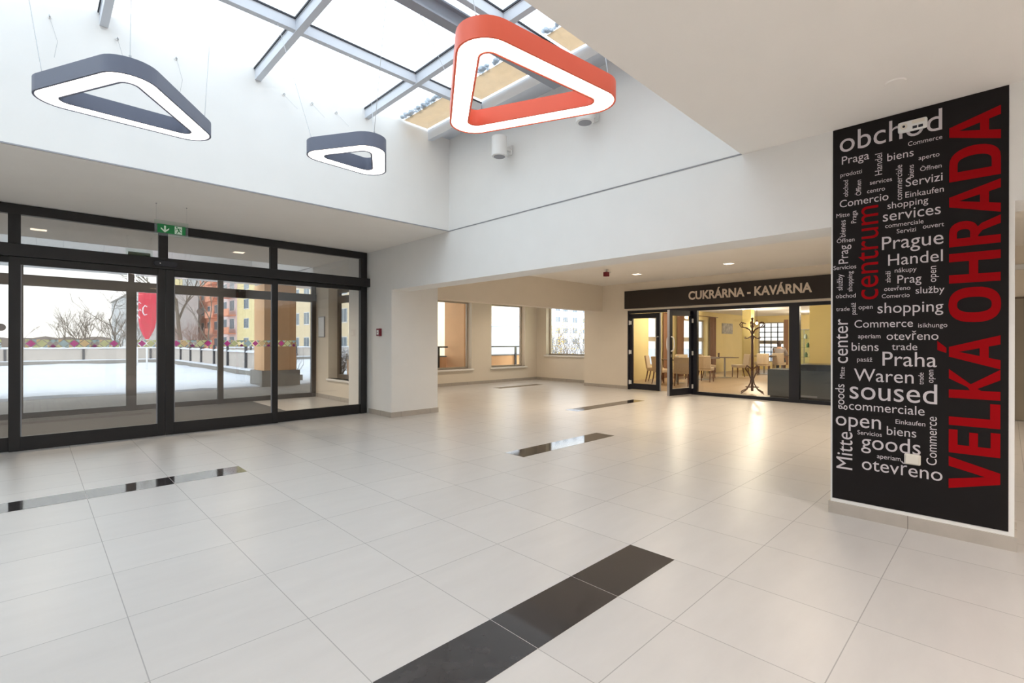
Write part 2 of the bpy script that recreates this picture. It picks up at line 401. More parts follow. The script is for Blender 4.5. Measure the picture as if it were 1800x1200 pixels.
# ---- skylight grid
sky = thing('skylight', (0, 3.65, ZG), 'flat glazed skylight with pale grey bars over the hall', 'skylight', kind='structure')
def rel(mb_builder, name, mats, parent, **k):
    o = mb_builder.build(name, mats, None, origin=tuple(parent.location), **k); o.parent = parent; o.location = (0, 0, 0); return o
XB = (-6.1, -4.8, -3.5, -2.19, -0.88, 0.45, 1.74, 3.03); YB = (1.64, 3.2, 4.6, 5.69)
for xb_ in XB:
    b = MB(); b.box(xb_-0.03, xb_+0.03, 1.6, 5.73, ZG-0.11, ZG); b.box(xb_-0.036, xb_+0.036, 1.6, 5.73, ZG-0.012, ZG+0.03)
    rel(b, 'roof_bar', M['skyl_bar'], sky)
for yb in (3.2, 4.6):
    b = MB()
    xs = [-6.5] + list(XB) + [3.98]
    for i in range(len(xs)-1): b.box(xs[i]+0.03, xs[i+1]-0.03, yb-0.03, yb+0.03, ZG-0.10, ZG)
    rel(b, 'cross_bar', M['skyl_bar'], sky)
b = MB(); b.box(3.96, 4.03, 1.6, 5.73, ZG-0.11, ZG+0.03); rel(b, 'edge_bar', M['skyl_bar'], sky)
b = MB(); b.box(4.03, 4.335, 1.6, 5.73, ZG+0.005, ZG+0.05); rel(b, 'edge_sheet', M['skyl_bar'], sky)
for i, xa in enumerate(XB):
    x0 = xa; x1 = (list(XB)+[3.98])[i+1]
    for y0, y1 in ((1.6, 3.2), (3.2, 4.6), (4.6, 5.73)):
        b = MB(); b.box(x0+0.01, x1-0.01, y0+0.01, y1-0.01, ZG+0.012, ZG+0.024)
        rel(b, 'roof_pane', M['glass_low'], sky)
b = MB()
for xa in XB:
    for d in (-0.046, 0.036): b.box(xa+d, xa+d+0.010, 1.62, 5.72, ZG-0.006, ZG+0.011)
for yb in (3.2, 4.6):
    for d in (-0.040, 0.030): b.box(-6.48, 3.95, yb+d, yb+d+0.010, ZG-0.005, ZG+0.0105)
rel(b, 'gasket', M['rubber'], sky)
b = MB(); b.box(-6.5, 3.96, 3.30, 3.40, 3.985, 4.0); b.box(-6.5, 3.96, 3.342, 3.358, 4.0, 4.125); b.box(-6.5, 3.96, 3.30, 3.40, 4.125, 4.14)
rel(b, 'steel_beam', M['skyl_steel'], sky)
# stained sheet and slush lying on the outer panes
for k, (y0, y1) in enumerate(((1.65, 3.15), (3.25, 4.55), (4.65, 5.7))):
    b = MB(); b.box(3.56, 3.93, y0, y1, ZG+0.03, ZG+0.036)
    o = tag(b.build('flashing_sheet', M['tan_stain']), ['stained tan sheet on the roof glass nearest the ceiling', 'stained tan sheet on the roof glass above the red pendant lamp', 'stained tan sheet on the roof glass at the entrance corner'][k], 'roof sheet', 'sheets on the skylight edge')
    rnd = random.Random(5+k); b = MB()
    for i in range(110):
        y = rnd.uniform(y0, y1); x = 3.53 + rnd.gauss(0, 0.022)
        r = rnd.uniform(0.012, 0.035); b.ball((x, y, ZG+0.037+r*0.62), r, r, r*0.6, 8)
    tag(b.build('melting_snow', M['slush'], smooth=True), ['slush on the roof glass nearest the ceiling', 'slush on the roof glass above the red pendant lamp', 'slush on the roof glass at the entrance corner'][k], 'slush', None, 'stuff')

# ---- beams, pillars
def skirting(name, runs, label):
    """grey tile skirting, runs: (x0,x1,y0,y1) boxes 9 cm high, joints every 60 cm as thin dark gaps"""
    b = MB()
    for x0, x1, y0, y1 in runs:
        b.box(x0, x1, y0, y1, 0, 0.088)
        if x1-x0 > y1-y0:
            k = math.ceil((x0-0.9164)/0.6)
            while 0.9164+0.6*k < x1-0.03: xx = 0.9164+0.6*k; b.box(xx-0.0015, xx+0.0015, y0-0.0006, y1+0.0006, 0.001, 0.0884, 1); k += 1
        else:
            k = math.ceil((y0-1.684)/0.6)
            while 1.684+0.6*k < y1-0.03: yy = 1.684+0.6*k; b.box(x0-0.0006, x1+0.0006, yy-0.0015, yy+0.0015, 0.001, 0.0884, 1); k += 1
    return struct(name, b, [M['skirt'], M['skirt_joint']], label, 'skirting')
XP = 4.335
b = MB(); b.box(XP, 4.70, 0.945, 7.33, 2.17, H)
struct('beam_hall', b, M['white'], 'white beam between the hall and the cafe side', 'beam')
b = MB(); b.box(XP, 4.70, -0.03, 0.945, 0, H)
struct('pillar_mural', b, M['white'], 'white pillar carrying the black word mural', 'pillar')
b = MB(); b.box(XP, 4.70, -7, -0.03, 2.17, H)
struct('beam_right', b, M['white'], 'white beam continuing beyond the mural pillar', 'beam')
b = MB(); b.box(XP, 5.29, 7.33, 8.45, 0, H); b.box(XP, 5.04, 8.45, 8.9, 0, H)
struct('pillar_hall', b, M['white'], 'plain white pillar beside the glass entrance', 'pillar')
b = MB(); b.box(5.85, 11.65, 8.16, 8.45, 2.17, H)
struct('beam_windows', b, M['cream'], 'cream beam in front of the windows', 'beam')
b = MB(); b.box(5.29, 5.85, 8.16, 8.45, 0, H); b.box(5.7, 5.85, 8.45, 11.65, 0, H)
struct('wall_window_bay_left', b, M['cream'], 'cream wall behind the plain pillar', 'wall')
skirting('baseboard_mural', [(XP-0.012, XP, -0.042, 0.957), (XP, 4.70, -0.042, -0.03), (XP, 4.70, 0.945, 0.957)], 'grey tile skirting at the foot of the mural pillar')
skirting('baseboard_pillar', [(XP-0.012, XP, 7.318, 8.10), (XP, 5.29, 7.318, 7.33), (5.29, 5.302, 7.318, 8.16)], 'grey tile skirting around the plain pillar')

# ---- window bay walls
b = MB(); wall_run(b, 'x', 5.85, 12.65, 11.4, 11.65, 0, H, [(7.95, 9.48, 0.48, 2.5), (10.29, 11.82, 0.48, 2.5)])
struct('wall_front', b, M['cream'], 'cream wall with two tall windows', 'wall')
b = MB(); wall_run(b, 'y', 8.8, 11.4, 12.4, 12.65, 0, H, [(9.3, 10.97, 0.85, 2.5)])
struct('wall_right', b, M['cream'], 'cream wall with the single window', 'wall')
skirting('baseboard_front', [(5.85, 12.4, 11.388, 11.4)], 'grey tile skirting below the two windows')
skirting('baseboard_right', [(12.388, 12.4, 8.812, 11.388)], 'grey tile skirting below the single window')
def window(n, ax, a0, a1, z0, z1, t, label, frame, depth=0.06, sillout=-1, mull=(), fw=0.05, pane=None):
    """glazed frame with sill; ax axis of its width, t position of the frame across the wall"""
    c = ((a0+a1)/2, t, z0) if ax == 'x' else (t, (a0+a1)/2, z0)
    w = thing('window_%d' % n, c, label, 'window', kind='structure')
    def bx(b, p0, p1, q0, q1, za, zb, mi=0):
        if ax == 'x': b.box(p0, p1, q0, q1, za, zb, mi)
        else: b.box(q0, q1, p0, p1, za, zb, mi)
    b = MB(); h = depth/2
    bx(b, a0, a0+fw, t-h, t+h, z0, z1); bx(b, a1-fw, a1, t-h, t+h, z0, z1); bx(b, a0+fw, a1-fw, t-h, t+h, z0, z0+fw); bx(b, a0+fw, a1-fw, t-h, t+h, z1-fw, z1)
    for m_ in mull: bx(b, a0+fw, a1-fw, t-h, t+h, m_-0.08, m_+0.08)
    rel(b, 'frame', frame, w)
    zs = [z0+fw] + [m_ for m_ in mull] + [z1-fw]
    for i in range(len(zs)-1):
        b = MB(); bx(b, a0+fw-0.005, a1-fw+0.005, t-0.004, t+0.004, zs[i]+(0.08 if i else 0), zs[i+1]-(0.08 if i < len(zs)-2 else 0)); rel(b, 'pane', pane or M['glass'], w)
    return w, bx
for n, a0, a1, lab in ((2, 7.95, 9.48, 'tall window nearest the plain pillar, orange pier outside'), (3, 10.29, 11.82, 'tall window in the room corner, railing outside')):
    w, bx = window(n, 'x', a0, a1, 0.48, 2.5, 11.6, lab, M['pale_frame'])
    b = MB(); b.box(a0-0.06, a1+0.06, 11.34, 11.57, 0.43, 0.48); rel(b, 'window_sill', M['sill'], w, bevel=0.006)
w, bx = window(4, 'y', 9.3, 10.97, 0.85, 2.5, 12.6, 'single window beside the cafe front, dry shrubs outside', M['pale_frame'])
b = MB(); b.box(12.34, 12.57, 9.24, 11.03, 0.80, 0.85); rel(b, 'window_sill', M['sill'], w, bevel=0.006)

# ---- back of the hall (behind the camera)
b = MB(); b.box(-7, 11.9, -7.2, -7, 0, H)
struct('wall_back', b, M['white'], 'white wall at the back of the hall', 'wall')
b = MB(); b.box(-7.2, -7, -7.2, 8.36, 0, H)
struct('wall_left', b, M['white'], 'white wall at the left end of the hall', 'wall')

# ---- entrance lobby walls
b = MB(); wall_run(b, 'y', 8.9, 11.65, 4.74, 5.04, 0, H, [(9.2, 10.73, 0.463, 2.48)])
struct('wall_vestibule_right', b, M['cream'], 'cream side wall of the entrance lobby with a window', 'wall')
b = MB(); b.box(-2.3, -2.1, 8.36, 11.5, 0, H); b.box(-7, -1.72, 8.16, 8.36, 0, H)
struct('wall_vestibule_left', b, M['cream'], 'cream wall left of the entrance lobby', 'wall')
skirting('baseboard_vestibule', [(4.728, 4.74, 8.9, 11.38)], 'grey tile skirting in the entrance lobby')
w, bx = window(5, 'y', 9.2, 10.73, 0.463, 2.48, 4.98, 'side window of the entrance lobby', M['brown_frame'], fw=0.09, mull=(2.24,), pane=M['glass_out'])
b = MB(); b.box(4.70, 4.94, 9.16, 10.77, 0.42, 0.463); rel(b, 'window_sill', M['sill'], w, bevel=0.006)

# ---- glazed entrance front, inner
YD = 8.16
ent = thing('window_1', (1.29, YD, 0), 'black framed glazed entrance front with transom panes and fixed side panes', 'entrance front', kind='structure')
b = MB(); b.box(-1.72, 4.31, YD-0.02, YD+0.06, 2.78, 2.895); rel(b, 'header', M['black'], ent, bevel=0.003)
for x0, x1 in ((-1.72, -1.61), (4.19, 4.31)):
    b = MB(); b.box(x0, x1, YD-0.02, YD+0.06, 0, 2.78); rel(b, 'jamb', M['black'], ent, bevel=0.003)
for x0, x1 in ((-0.215, -0.108), (1.222, 1.326), (2.663, 2.768)):
    b = MB(); b.box(x0, x1, YD-0.02, YD+0.06, 2.42, 2.78); rel(b, 'transom_post', M['black'], ent, bevel=0.003)
for x0, x1 in ((-1.61, -0.215), (-0.108, 1.222), (1.326, 2.663), (2.768, 4.19)):
    b = MB(); b.box(x0-0.01, x1+0.01, YD+0.015, YD+0.025, 2.41, 2.79); rel(b, 'transom_pane', M['glass_transom'], ent)
b = MB(); b.box(-1.72, 4.334, YD-0.10, YD+0.06, 2.275, 2.425); rel(b, 'door_operator', M['black'], ent, bevel=0.006)
for x0, x1 in ((-1.61, -0.15), (2.72, 4.19)):
    b = MB(); b.box(x0, x1, YD, YD+0.06, 0, 0.165); b.box(x0, x1, YD, YD+0.06, 2.21, 2.275)
    xp = (x1-0.06, x1) if x0 < 0 else (x0, x0+0.06)
    b.box(xp[0], xp[1], YD, YD+0.06, 0.165, 2.21); rel(b, 'fixed_frame', M['black'], ent, bevel=0.003)
    b = MB(); b.box(x0-0.01, x1+0.01, YD+0.02, YD+0.03, 0.16, 2.22); rel(b, 'fixed_pane', M['glass_sun'], ent)
b = MB(); b.cyl((-0.27, YD+0.018, 1.449), (-0.27, YD+0.0195, 1.449), 0.042, n=24); rel(b, 'round_sticker', M['sticker'], ent)
def pill(cx, w, z, h, n=10):
    p = []
    for i in range(n+1): a = -PI/2 + PI*i/n; p.append((cx+w/2-h/2+h/2*math.cos(a), z+h/2*math.sin(a)))
    for i in range(n+1): a = PI/2 + PI*i/n; p.append((cx-w/2+h/2+h/2*math.cos(a), z+h/2*math.sin(a)))
    return p
b = MB(); b.prism(pill(1.285, 0.27, 2.345, 0.075), lambda p: (p[0], YD-0.135, p[1]), lambda p: (p[0], YD-0.099, p[1]))
sen = rel(b, 'motion_sensor', M['rubber'], ent, bevel=0.006)
b = MB(); b.cyl((1.22, YD-0.138, 2.345), (1.22, YD-0.134, 2.345), 0.008, n=12)
o = b.build('sensor_eye', M['fixture'], origin=tuple(ent.location)); o.parent = sen; o.location = (0, 0, 0)
def leaf(n, x0, x1, label, sticker=None):
    d = thing('door_%d' % n, ((x0+x1)/2, YD-0.04, 0), label, 'sliding door', kind='structure')
    y0, y1 = YD-0.065, YD-0.015
    b = MB(); b.box(x0, x0+0.095, y0, y1, 0.004, 2.275); b.box(x1-0.085, x1, y0, y1, 0.004, 2.275); b.box(x0+0.095, x1-0.085, y0, y1, 0.004, 0.17); b.box(x0+0.095, x1-0.085, y0, y1, 2.185, 2.275)
    rel(b, 'frame', M['black'], d, bevel=0.003)
    b = MB(); b.box(x0+0.09, x1-0.08, YD-0.044, YD-0.036, 0.165, 2.19); rel(b, 'pane', M['glass_sun'], d)
    b = MB()
    for xx in (x0+0.095, x1-0.085-0.012): b.box(xx, xx+0.012, YD-0.05, YD-0.03, 0.17, 2.185)
    rel(b, 'gasket', M['gasket'], d)
    if sticker:
        b = MB(); b.cyl((sticker[0], YD-0.0475, sticker[1]), (sticker[0], YD-0.0445, sticker[1]), 0.042, n=24); rel(b, 'round_sticker', M['sticker'], d)
leaf(1, -0.205, 1.29, 'black framed sliding glass door beside the fixed left pane, below the exit sign')
leaf(2, 1.294, 2.76, 'black framed sliding glass door nearer the plain pillar', (1.70, 1.715))

# ---- glazed entrance front, outer
YO = 11.4
eo = thing('window_6', (1.29, YO, 0), 'dark framed outer glass front of the entrance lobby', 'entrance front', kind='structure')
b = MB(); b.box(-2.1, 4.74, YO-0.02, YO+0.08, 2.21, 2.39); b.box(-2.1, 4.74, YO, YO+0.06, 2.84, 2.9); rel(b, 'header', M['black2'], eo)
for x0, x1 in ((-2.1, -2.0), (-0.23, -0.12), (1.222, 1.372), (2.71, 2.81), (4.635, 4.735)):
    b = MB(); b.box(x0, x1, YO-0.01, YO+0.07, 0, 2.21); b.box(x0 if x0 != 1.222 else 1.25, x1 if x0 != 1.222 else 1.34, YO, YO+0.06, 2.39, 2.84); rel(b, 'post', M['black2'], eo)
for x0, x1 in ((-2.0, -0.23), (-0.12, 1.222), (1.372, 2.71), (2.81, 4.635)):
    b = MB(); b.box(x0, x1, YO, YO+0.06, 0, 0.1); rel(b, 'bottom_rail', M['black2'], eo)
    b = MB(); b.box(x0-0.01, x1+0.01, YO+0.025, YO+0.035, 0.09, 2.22); b.box(x0-0.01, x1+0.01, YO+0.025, YO+0.035, 2.385, 2.845); p = rel(b, 'pane', M['glass_out'], eo)
# coloured safety band of triangles on the outer panes
def decal(x0, x1, seed):
    b = MB(); rnd = random.Random(seed); z0, zm, z1 = 1.18, 1.247, 1.314; w = 0.135; x = x0; k = 0
    def tri(p, c): b.add([(q[0], YO+0.0235, q[1]) for q in p], [tuple(range(len(p)))], c)
    g = 0.008
    while x + w <= x1 + 0.001:
        cs = rnd.sample(range(5), 3); xc = x+w/2
        if k % 4 == 0: tri([(x+g, zm), (xc, z0+g), (x+w-g, zm), (xc, z1-g)], 0)
        elif k % 4 == 2: tri([(x+g, z0), (x+w-g, z0), (xc, zm-g)], 4); tri([(x+g, z1), (xc, zm+g), (x+w-g, z1)], 2)
        elif k % 4 == 1: tri([(x, zm), (xc, z0), (x+w, zm), (xc, z1)], 3 if (k//4) % 2 else 1)
        else: tri([(x, zm), (xc, z0), (x+w, zm), (xc, z1)], 1 if (k//4) % 2 else 2)
        tri([(x, z1), (xc-g*2, z1), (x, zm+2*g)], (1, 3)[k % 2]); tri([(x, z0), (x, zm-2*g), (xc-2*g, z0)], (3, 1)[k % 2])
        tri([(xc+g*2, z1), (x+w, z1), (x+w, zm+2*g)], (2, 1)[k % 2]); tri([(xc+g*2, z0), (x+w, zm-2*g), (x+w, z0)], (1, 2)[k % 2])
        x += w; k += 1
    o = rel(b, 'decal_band', [M['d_pink'], M['d_green'], M['d_blue'], M['d_yellow'], M['d_purple']], eo, fix=False); o['label'] = 'band of coloured triangles on the glass'
decal(-1.99, -0.24, 1); decal(-0.10, 1.222, 2); decal(1.39, 2.71, 3); decal(2.82, 4.31, 4)
b = MB(); b.box(-1.9, 3.33, 8.45, 11.28, 0.0, 0.012)
tag(b.build('entrance_mat', M['mat_grey']), 'dark grey ribbed mat on the entrance lobby floor', 'mat')

# ---- cafe shell
b = MB(); wall_run(b, 'y', -7, 8.8, 11.65, 11.9, 0, H, [(0.6, 7.32, 0, 2.145)]); b.box(11.9, 12.65, 8.70, 8.80, 0, H)
struct('wall_cafe_front', b, M['cream'], 'cream wall around the cafe shopfront', 'wall')
skirting('baseboard_cafe', [(11.638, 11.65, 7.34, 8.8)], 'grey tile skirting left of the cafe door')
b = MB(); wall_run(b, 'x', 12.65, 25.3, 8.8, 9.05, 0, H, [(15.33, 16.25, 0.45, 2.2), (17.7, 20.1, 0.45, 2.2)])
struct('wall_cafe_left', b, M['yellow'], 'yellow cafe wall with windows and curtains', 'wall')
b = MB(); wall_run(b, 'y', -4, 8.8, 25.05, 25.3, 0, 2.65, [(7.35, 8.5, 0.35, 2.25)])
struct('wall_cafe_end', b, M['yellow'], 'yellow wall at the far end of the cafe', 'wall')
b = MB(); b.box(11.9, 25.3, -4.2, -4, 0, 2.65)
struct('wall_cafe_right', b, M['yellow'], 'yellow wall along the right of the cafe', 'wall')
b = MB(); b.box(19.5, 19.85, 6.86, 7.18, 0, 2.55)
struct('pillar_cafe', b, M['olive'], 'olive yellow pillar inside the cafe behind the coat stand', 'pillar')
b = MB(); b.box(16.0, 16.4, 1.2, 4.02, 0, 2.55)
struct('wall_cafe_partition', b, M['olive'], 'olive yellow partition behind the cafe counter', 'wall')
window(7, 'x', 15.33, 16.25, 0.45, 2.2, 9.0, 'cafe window seen through the closed glass door', M['pale_frame'], mull=(1.4,), pane=M['glass_out'])
window(8, 'x', 17.7, 20.1, 0.45, 2.2, 9.0, 'wide cafe window between two brown curtains', M['pale_frame'], mull=(1.4,), pane=M['glass_out'])
w, bx = window(9, 'y', 7.35, 8.5, 0.35, 2.25, 25.2, 'cafe end window with dark lattice bars', M['pale_frame'], mull=(1.3,), pane=M['glass_out'])
b = MB()
for i in range(1, 4): b.box(25.13, 25.15, 7.35+i*0.2875-0.022, 7.35+i*0.2875+0.022, 0.4, 2.2)
for i in range(1, 8): b.box(25.13, 25.15, 7.4, 8.45, 0.35+i*0.2375-0.02, 0.35+i*0.2375+0.02)
rel(b, 'lattice', M['rail'], w)
# shopfront
cf = thing('window_10', (11.69, 4.0, 0), 'dark framed glass shopfront of the cafe', 'shopfront', kind='structure')
def cfb(name, y0, y1, z0, z1, mat=None, x0=11.64, x1=11.74, **k):
    b = MB(); b.box(x0, x1, y0, y1, z0, z1); return rel(b, name, mat or M['blue_black'], cf, **k)
cfb('top_rail', 0.6, 7.32, 2.07, 2.145); cfb('jamb', 7.27, 7.32, 0, 2.07); cfb('jamb', 0.6, 0.72, 0, 2.07)
cfb('post', 5.36, 5.50, 0, 2.07); cfb('post', 3.11, 3.31, 0, 2.07, x0=11.63)
cfb('bottom_rail', 3.31, 5.36, 0, 0.075); cfb('bottom_rail', 0.72, 3.11, 0, 0.075)
cfb('pane', 3.30, 5.37, 0.07, 2.08, M['glass'], 11.68, 11.69); cfb('pane', 0.71, 3.12, 0.07, 2.08, M['glass'], 11.68, 11.69)
def cafe_leaf(n, hinge, ang, w, side, label):
    """hinged glass door; local +x runs from the hinge to the free edge"""
    d = thing('door_%d' % n, hinge, label, 'door', rz=ang, kind='structure')
    b = MB(); b.box(0, 0.09, -0.03, 0.03, 0.012, 2.062); b.box(w-0.11, w, -0.03, 0.03, 0.012, 2.062); b.box(0.09, w-0.11, -0.03, 0.03, 0.012, 0.17); b.box(0.09, w-0.11, -0.03, 0.03, 1.93, 2.062)
    b.build('frame', M['blue_black'], d, bevel=0.003)
    b = MB(); b.box(0.085, w-0.105, -0.005, 0.005, 0.165, 1.935); b.build('pane', M['glass'], d)
    b = MB(); b.box(w, w+0.008, -0.032, 0.032, 0.012, 2.062); b.build('edge_strip', M['gasket'], d)
    for z in (0.2, 1.02, 1.82):
        b = MB(); b.cyl((-0.004, side*0.045, z-0.06), (-0.004, side*0.045, z+0.06), 0.014, n=12); b.box(0.0, 0.06, side*0.031, side*0.045, z-0.05, z+0.05); b.build('hinge', M['fixture'], d)
    return d
d3 = cafe_leaf(3, (11.69, 7.265, 0), -PI/2, 0.90, -1, 'closed left leaf of the cafe glass door')
b = MB(); b.box(0.83, 0.87, -0.05, -0.03, 1.42, 1.45); b.cyl((0.85, -0.045, 1.435), (0.80, -0.045, 1.42), 0.007, n=8); b.build('latch', M['steel'], d3)
d4 = cafe_leaf(4, (11.66, 5.49, 0), PI - math.radians(90-79.4), 0.90, 1, 'open right leaf of the cafe glass door with white pull handles')
for sd in (-1, 1):
    b = MB(); pts = []
    for i in range(13):
        a = PI*i/12; pts.append((0.845 - 0.085*math.sin(a)*0.25, sd*(0.03 + 0.075*math.sin(a)**0.6 if 0 < i < 12 else 0.03*sd*sd), 1.08 + 0.17*(1-math.cos(a))))
    b.tube([(p[0], p[1] if abs(p[1]) > 0.029 else sd*0.03, p[2]) for p in pts], 0.015, 10); b.build('pull_handle', M['fixture'], d4, smooth=True)
b = MB(); b.box(0.82, 0.86, -0.036, 0.036, 0.93, 1.0); b.build('lock', M['steel'], d4)
# sign board
sb = thing('sign_board', (11.6, 4.4, 2.19), 'long dark brown sign board reading CUKRÁRNA - KAVÁRNA above the cafe front', 'sign')
b = MB(); b.box(11.585, 11.648, 0.9, 7.39, 2.20, 2.682); rel(b, 'board', M['sign_brown'], sb, bevel=0.003)
vs, fs, xa, xz = text_geo('CUKRÁRNA - KAVÁRNA', 0.03)
S = (5.545-2.86)/(xz-xa); SV = 0.2/max(y for x, y in text_geo('N', 0.03)[0])
b = MB(); b.add([(11.575, 5.545-(x-xa)*S, 2.347+y*SV) for x, y in vs] , fs)
o = rel(b, 'lettering', M['sign_letter'], sb, fix=False)
md = o.modifiers.new('thickness', 'SOLIDIFY'); md.thickness = 0.009; md.offset = 0
# grey door beyond the mural pillar
d5 = thing('door_5', (11.63, -0.53, 0), 'plain grey steel door beyond the mural pillar', 'door', kind='structure')
b = MB(); b.box(11.61, 11.645, -1.0, -0.07, 0.008, 2.02); rel(b, 'leaf', M['grey_door'], d5, bevel=0.002)
b = MB(); b.box(11.60, 11.648, -0.07, -0.03, 0, 2.05); b.box(11.60, 11.648, -1.04, -1.0, 0, 2.05); b.box(11.60, 11.648, -1.0, -0.07, 2.02, 2.05); rel(b, 'frame', M['brown_frame'], d5)
b = MB(); b.box(11.57, 11.645, -0.45, -0.06, 2.50, 2.585); tag(b.build('emergency_light', M['fixture'], bevel=0.01, origin=(11.6, -0.25, 2.54)), 'white oblong emergency light above the grey door', 'light')

# ================================================================== MURAL
mu = thing('wall_mural', (XP-0.004, 0.45, 0.1), 'black word mural with big red VELKÁ OHRADA on the square pillar', 'mural')
b = MB(); b.box(XP-0.004, XP-0.0005, -0.004, 0.933, 0.115, 2.897); rel(b, 'backing', M['mural_black'], mu)
WORDS = [('obchod', 0, 0.0436, 2.7167, 0.5799), ('Commerce', 0, 0.4454, 2.654, 0.1788), ('Praga', 0, 0.0577, 2.625, 0.1677), ('biens', 0, 0.3303, 2.5792, 0.1456), ('aperto', 0, 0.5024, 2.5417, 0.108), ('prodotti', 0, 0.0481, 2.5331, 0.1337), ('Öffnen', 0, 0.5106, 2.4629, 0.1106), ('services', 0, 0.2296, 2.4343, 0.1283), ('centro', 0, 0.2131, 2.3767, 0.1046), ('Servizi', 0, 0.4332, 2.3751, 0.1934), ('Einkaufen', 0, 0.4315, 2.2989, 0.2009), ('Comercio', 0, 0.0443, 2.3049, 0.2932), ('shopping', 0, 0.3319, 2.2392, 0.2213), ('services', 0, 0.3055, 2.1541, 0.3121), ('Mitte', 0, 0.0231, 2.2312, 0.0839), ('commerciale', 0, 0.3196, 2.1058, 0.2096), ('Servizi', 0, 0.3844, 2.0579, 0.1046), ('ouvert', 0, 0.5251, 2.0684, 0.1093), ('Öffnen', 0, 0.0264, 2.04, 0.1109), ('Prague', 0, 0.3008, 1.9524, 0.3304), ('Handel', 0, 0.3363, 1.8362, 0.2918), ('Servicios', 0, 0.0054, 1.8393, 0.1433), ('nákupy', 0, 0.3737, 1.7834, 0.1193), ('Prag', 0, 0.3886, 1.7055, 0.1301), ('otevřeno', 0, 0.3139, 1.658, 0.1456), ('služby', 0, 0.4879, 1.6277, 0.1488), ('Comercio', 0, 0.3006, 1.608, 0.1553), ('obchod', 0, 0.0211, 1.6248, 0.125), ('trade', 0, 0.023, 1.5278, 0.0852), ('open', 0, 0.1633, 1.5349, 0.0842), ('shopping', 0, 0.2758, 1.5013, 0.3554), ('Commerce', 0, 0.1383, 1.4003, 0.3357), ('isikhungo', 0, 0.5016, 1.3949, 0.1496), ('aperiam', 0, 0.1608, 1.3223, 0.1326), ('otevřeno', 0, 0.3284, 1.3103, 0.2787), ('biens', 0, 0.121, 1.2311, 0.1618), ('trade', 0, 0.3578, 1.239, 0.1395), ('pasáž', 0, 0.1546, 1.1519, 0.0915), ('Praha', 0, 0.3052, 1.1267, 0.2938), ('Waren', 0, 0.1357, 1.0089, 0.3425), ('soused', 0, 0.1092, 0.8764, 0.4918), ('commerciale', 0, 0.1052, 0.7937, 0.4311), ('open', 0, 0.0214, 0.6681, 0.2757), ('Einkaufen', 0, 0.3801, 0.7208, 0.1598), ('Servicios', 0, 0.1574, 0.6164, 0.1447), ('biens', 0, 0.3306, 0.6375, 0.1623), ('goods', 0, 0.1802, 0.5202, 0.3357), ('aperiam', 0, 0.2743, 0.4608, 0.1345), ('otevřeno', 0, 0.1852, 0.3648, 0.4433), ('Handel', 1, 0.3012, 2.4945, 0.1547), ('commerciale', 1, 0.4134, 2.29, 0.2458), ('biens', 1, 0.4768, 2.4314, 0.0888), ('obchod', 1, 0.0973, 2.3802, 0.1236), ('Öffnen', 1, 0.1773, 2.3729, 0.1129), ('Praga', 1, 0.1481, 2.1746, 0.091), ('bienes', 1, 0.0812, 2.0811, 0.1265), ('Prag', 1, 0.0981, 1.8816, 0.1384), ('*centrum', 1, 0.2795, 1.6036, 0.6783), ('služby', 1, 0.0634, 1.6826, 0.1224), ('shopping', 1, 0.1244, 1.6697, 0.15), ('zboží', 1, 0.3496, 1.7158, 0.0832), ('open', 1, 0.5948, 1.7002, 0.1079), ('pasáž', 1, 0.1463, 1.4978, 0.0871), ('center', 1, 0.0976, 1.1365, 0.3311), ('Mitte', 1, 0.0779, 1.0218, 0.0853), ('goods', 1, 0.0761, 0.7884, 0.1896), ('trade', 1, 0.5308, 1.0047, 0.0814), ('open', 1, 0.5816, 1.0191, 0.0885), ('Mitte', 1, 0.1265, 0.345, 0.2786), ('Commerce', 1, 0.5993, 0.4643, 0.3265)]
bw = MB(); br = MB()
XT = XP - 0.0052
for body, vert, s0, z0, ln in WORDS:
    red = body[0] == '*'; body = body.strip('*')
    vs, fs, xa, xz = text_geo(body, 0.0)
    k = ln/(xz-xa); kv = k/0.93
    if vert: pts = [(XT, 0.933-(s0-y*kv), z0+(x-xa)*k) for x, y in vs]
    else: pts = [(XT, 0.933-(s0+(x-xa)*k), z0+y*kv) for x, y in vs]
    (br if red else bw).add(pts, fs)
# the big red letters, drawn as bold outlines in (along, up) with up 0..1
LS, LC, _q = 0.901, 0.2420, 0
def put(poly, z0, z1):
    """poly in unit box (0..1 along the word, 0..1 cap height), non-convex allowed"""
    global _q; _q += 1
    br.add([(XT-0.0002-0.00002*(_q % 9), 0.933-(LS-v*LC), z0+(z1-z0)*u) for u, v in poly], [tuple(range(len(poly)))])
def quad(z0, z1, *q):
    for poly in q: put(poly, z0, z1)
def rect(u0, u1, v0, v1): return [(u0, v0), (u1, v0), (u1, v1), (u0, v1)]
# letters are listed bottom to top: V E L K Á  O H R A D A
quad(0.328, 0.540, [(0, 1), (0.335, 0), (0.5, 0.28), (0.30, 1)], [(1, 1), (0.70, 1), (0.5, 0.28), (0.335, 0), (0.665, 0)])
quad(0.566, 0.7195, rect(0, .36, 0, 1), rect(.36, 1, .82, 1), rect(.36, .93, .42, .59), rect(.36, 1, 0, .18))
quad(0.7477, 0.9024, rect(0, .36, 0, 1), rect(.36, 1, 0, .19))
quad(0.9272, 1.1214, rect(0, .285, 0, 1), [(.285, .58), (.285, .36), (.43, .53), (.42, .64)], [(.42, .64), (.33, .45), (.66, 0), (1, 0)], [(.285, .48), (.42, .50), (.98, 1), (.66, 1)])
def letter_a(z0, z1):
    quad(z0, z1, [(0, 0), (.27, 0), (.5, .80), (.35, 1)], [(.73, 0), (1, 0), (.65, 1), (.5, .80)], [(.35, 1), (.5, .80), (.65, 1)], [(.33, .22), (.67, .22), (.618, .39), (.382, .39)])
letter_a(1.1237, 1.3383)
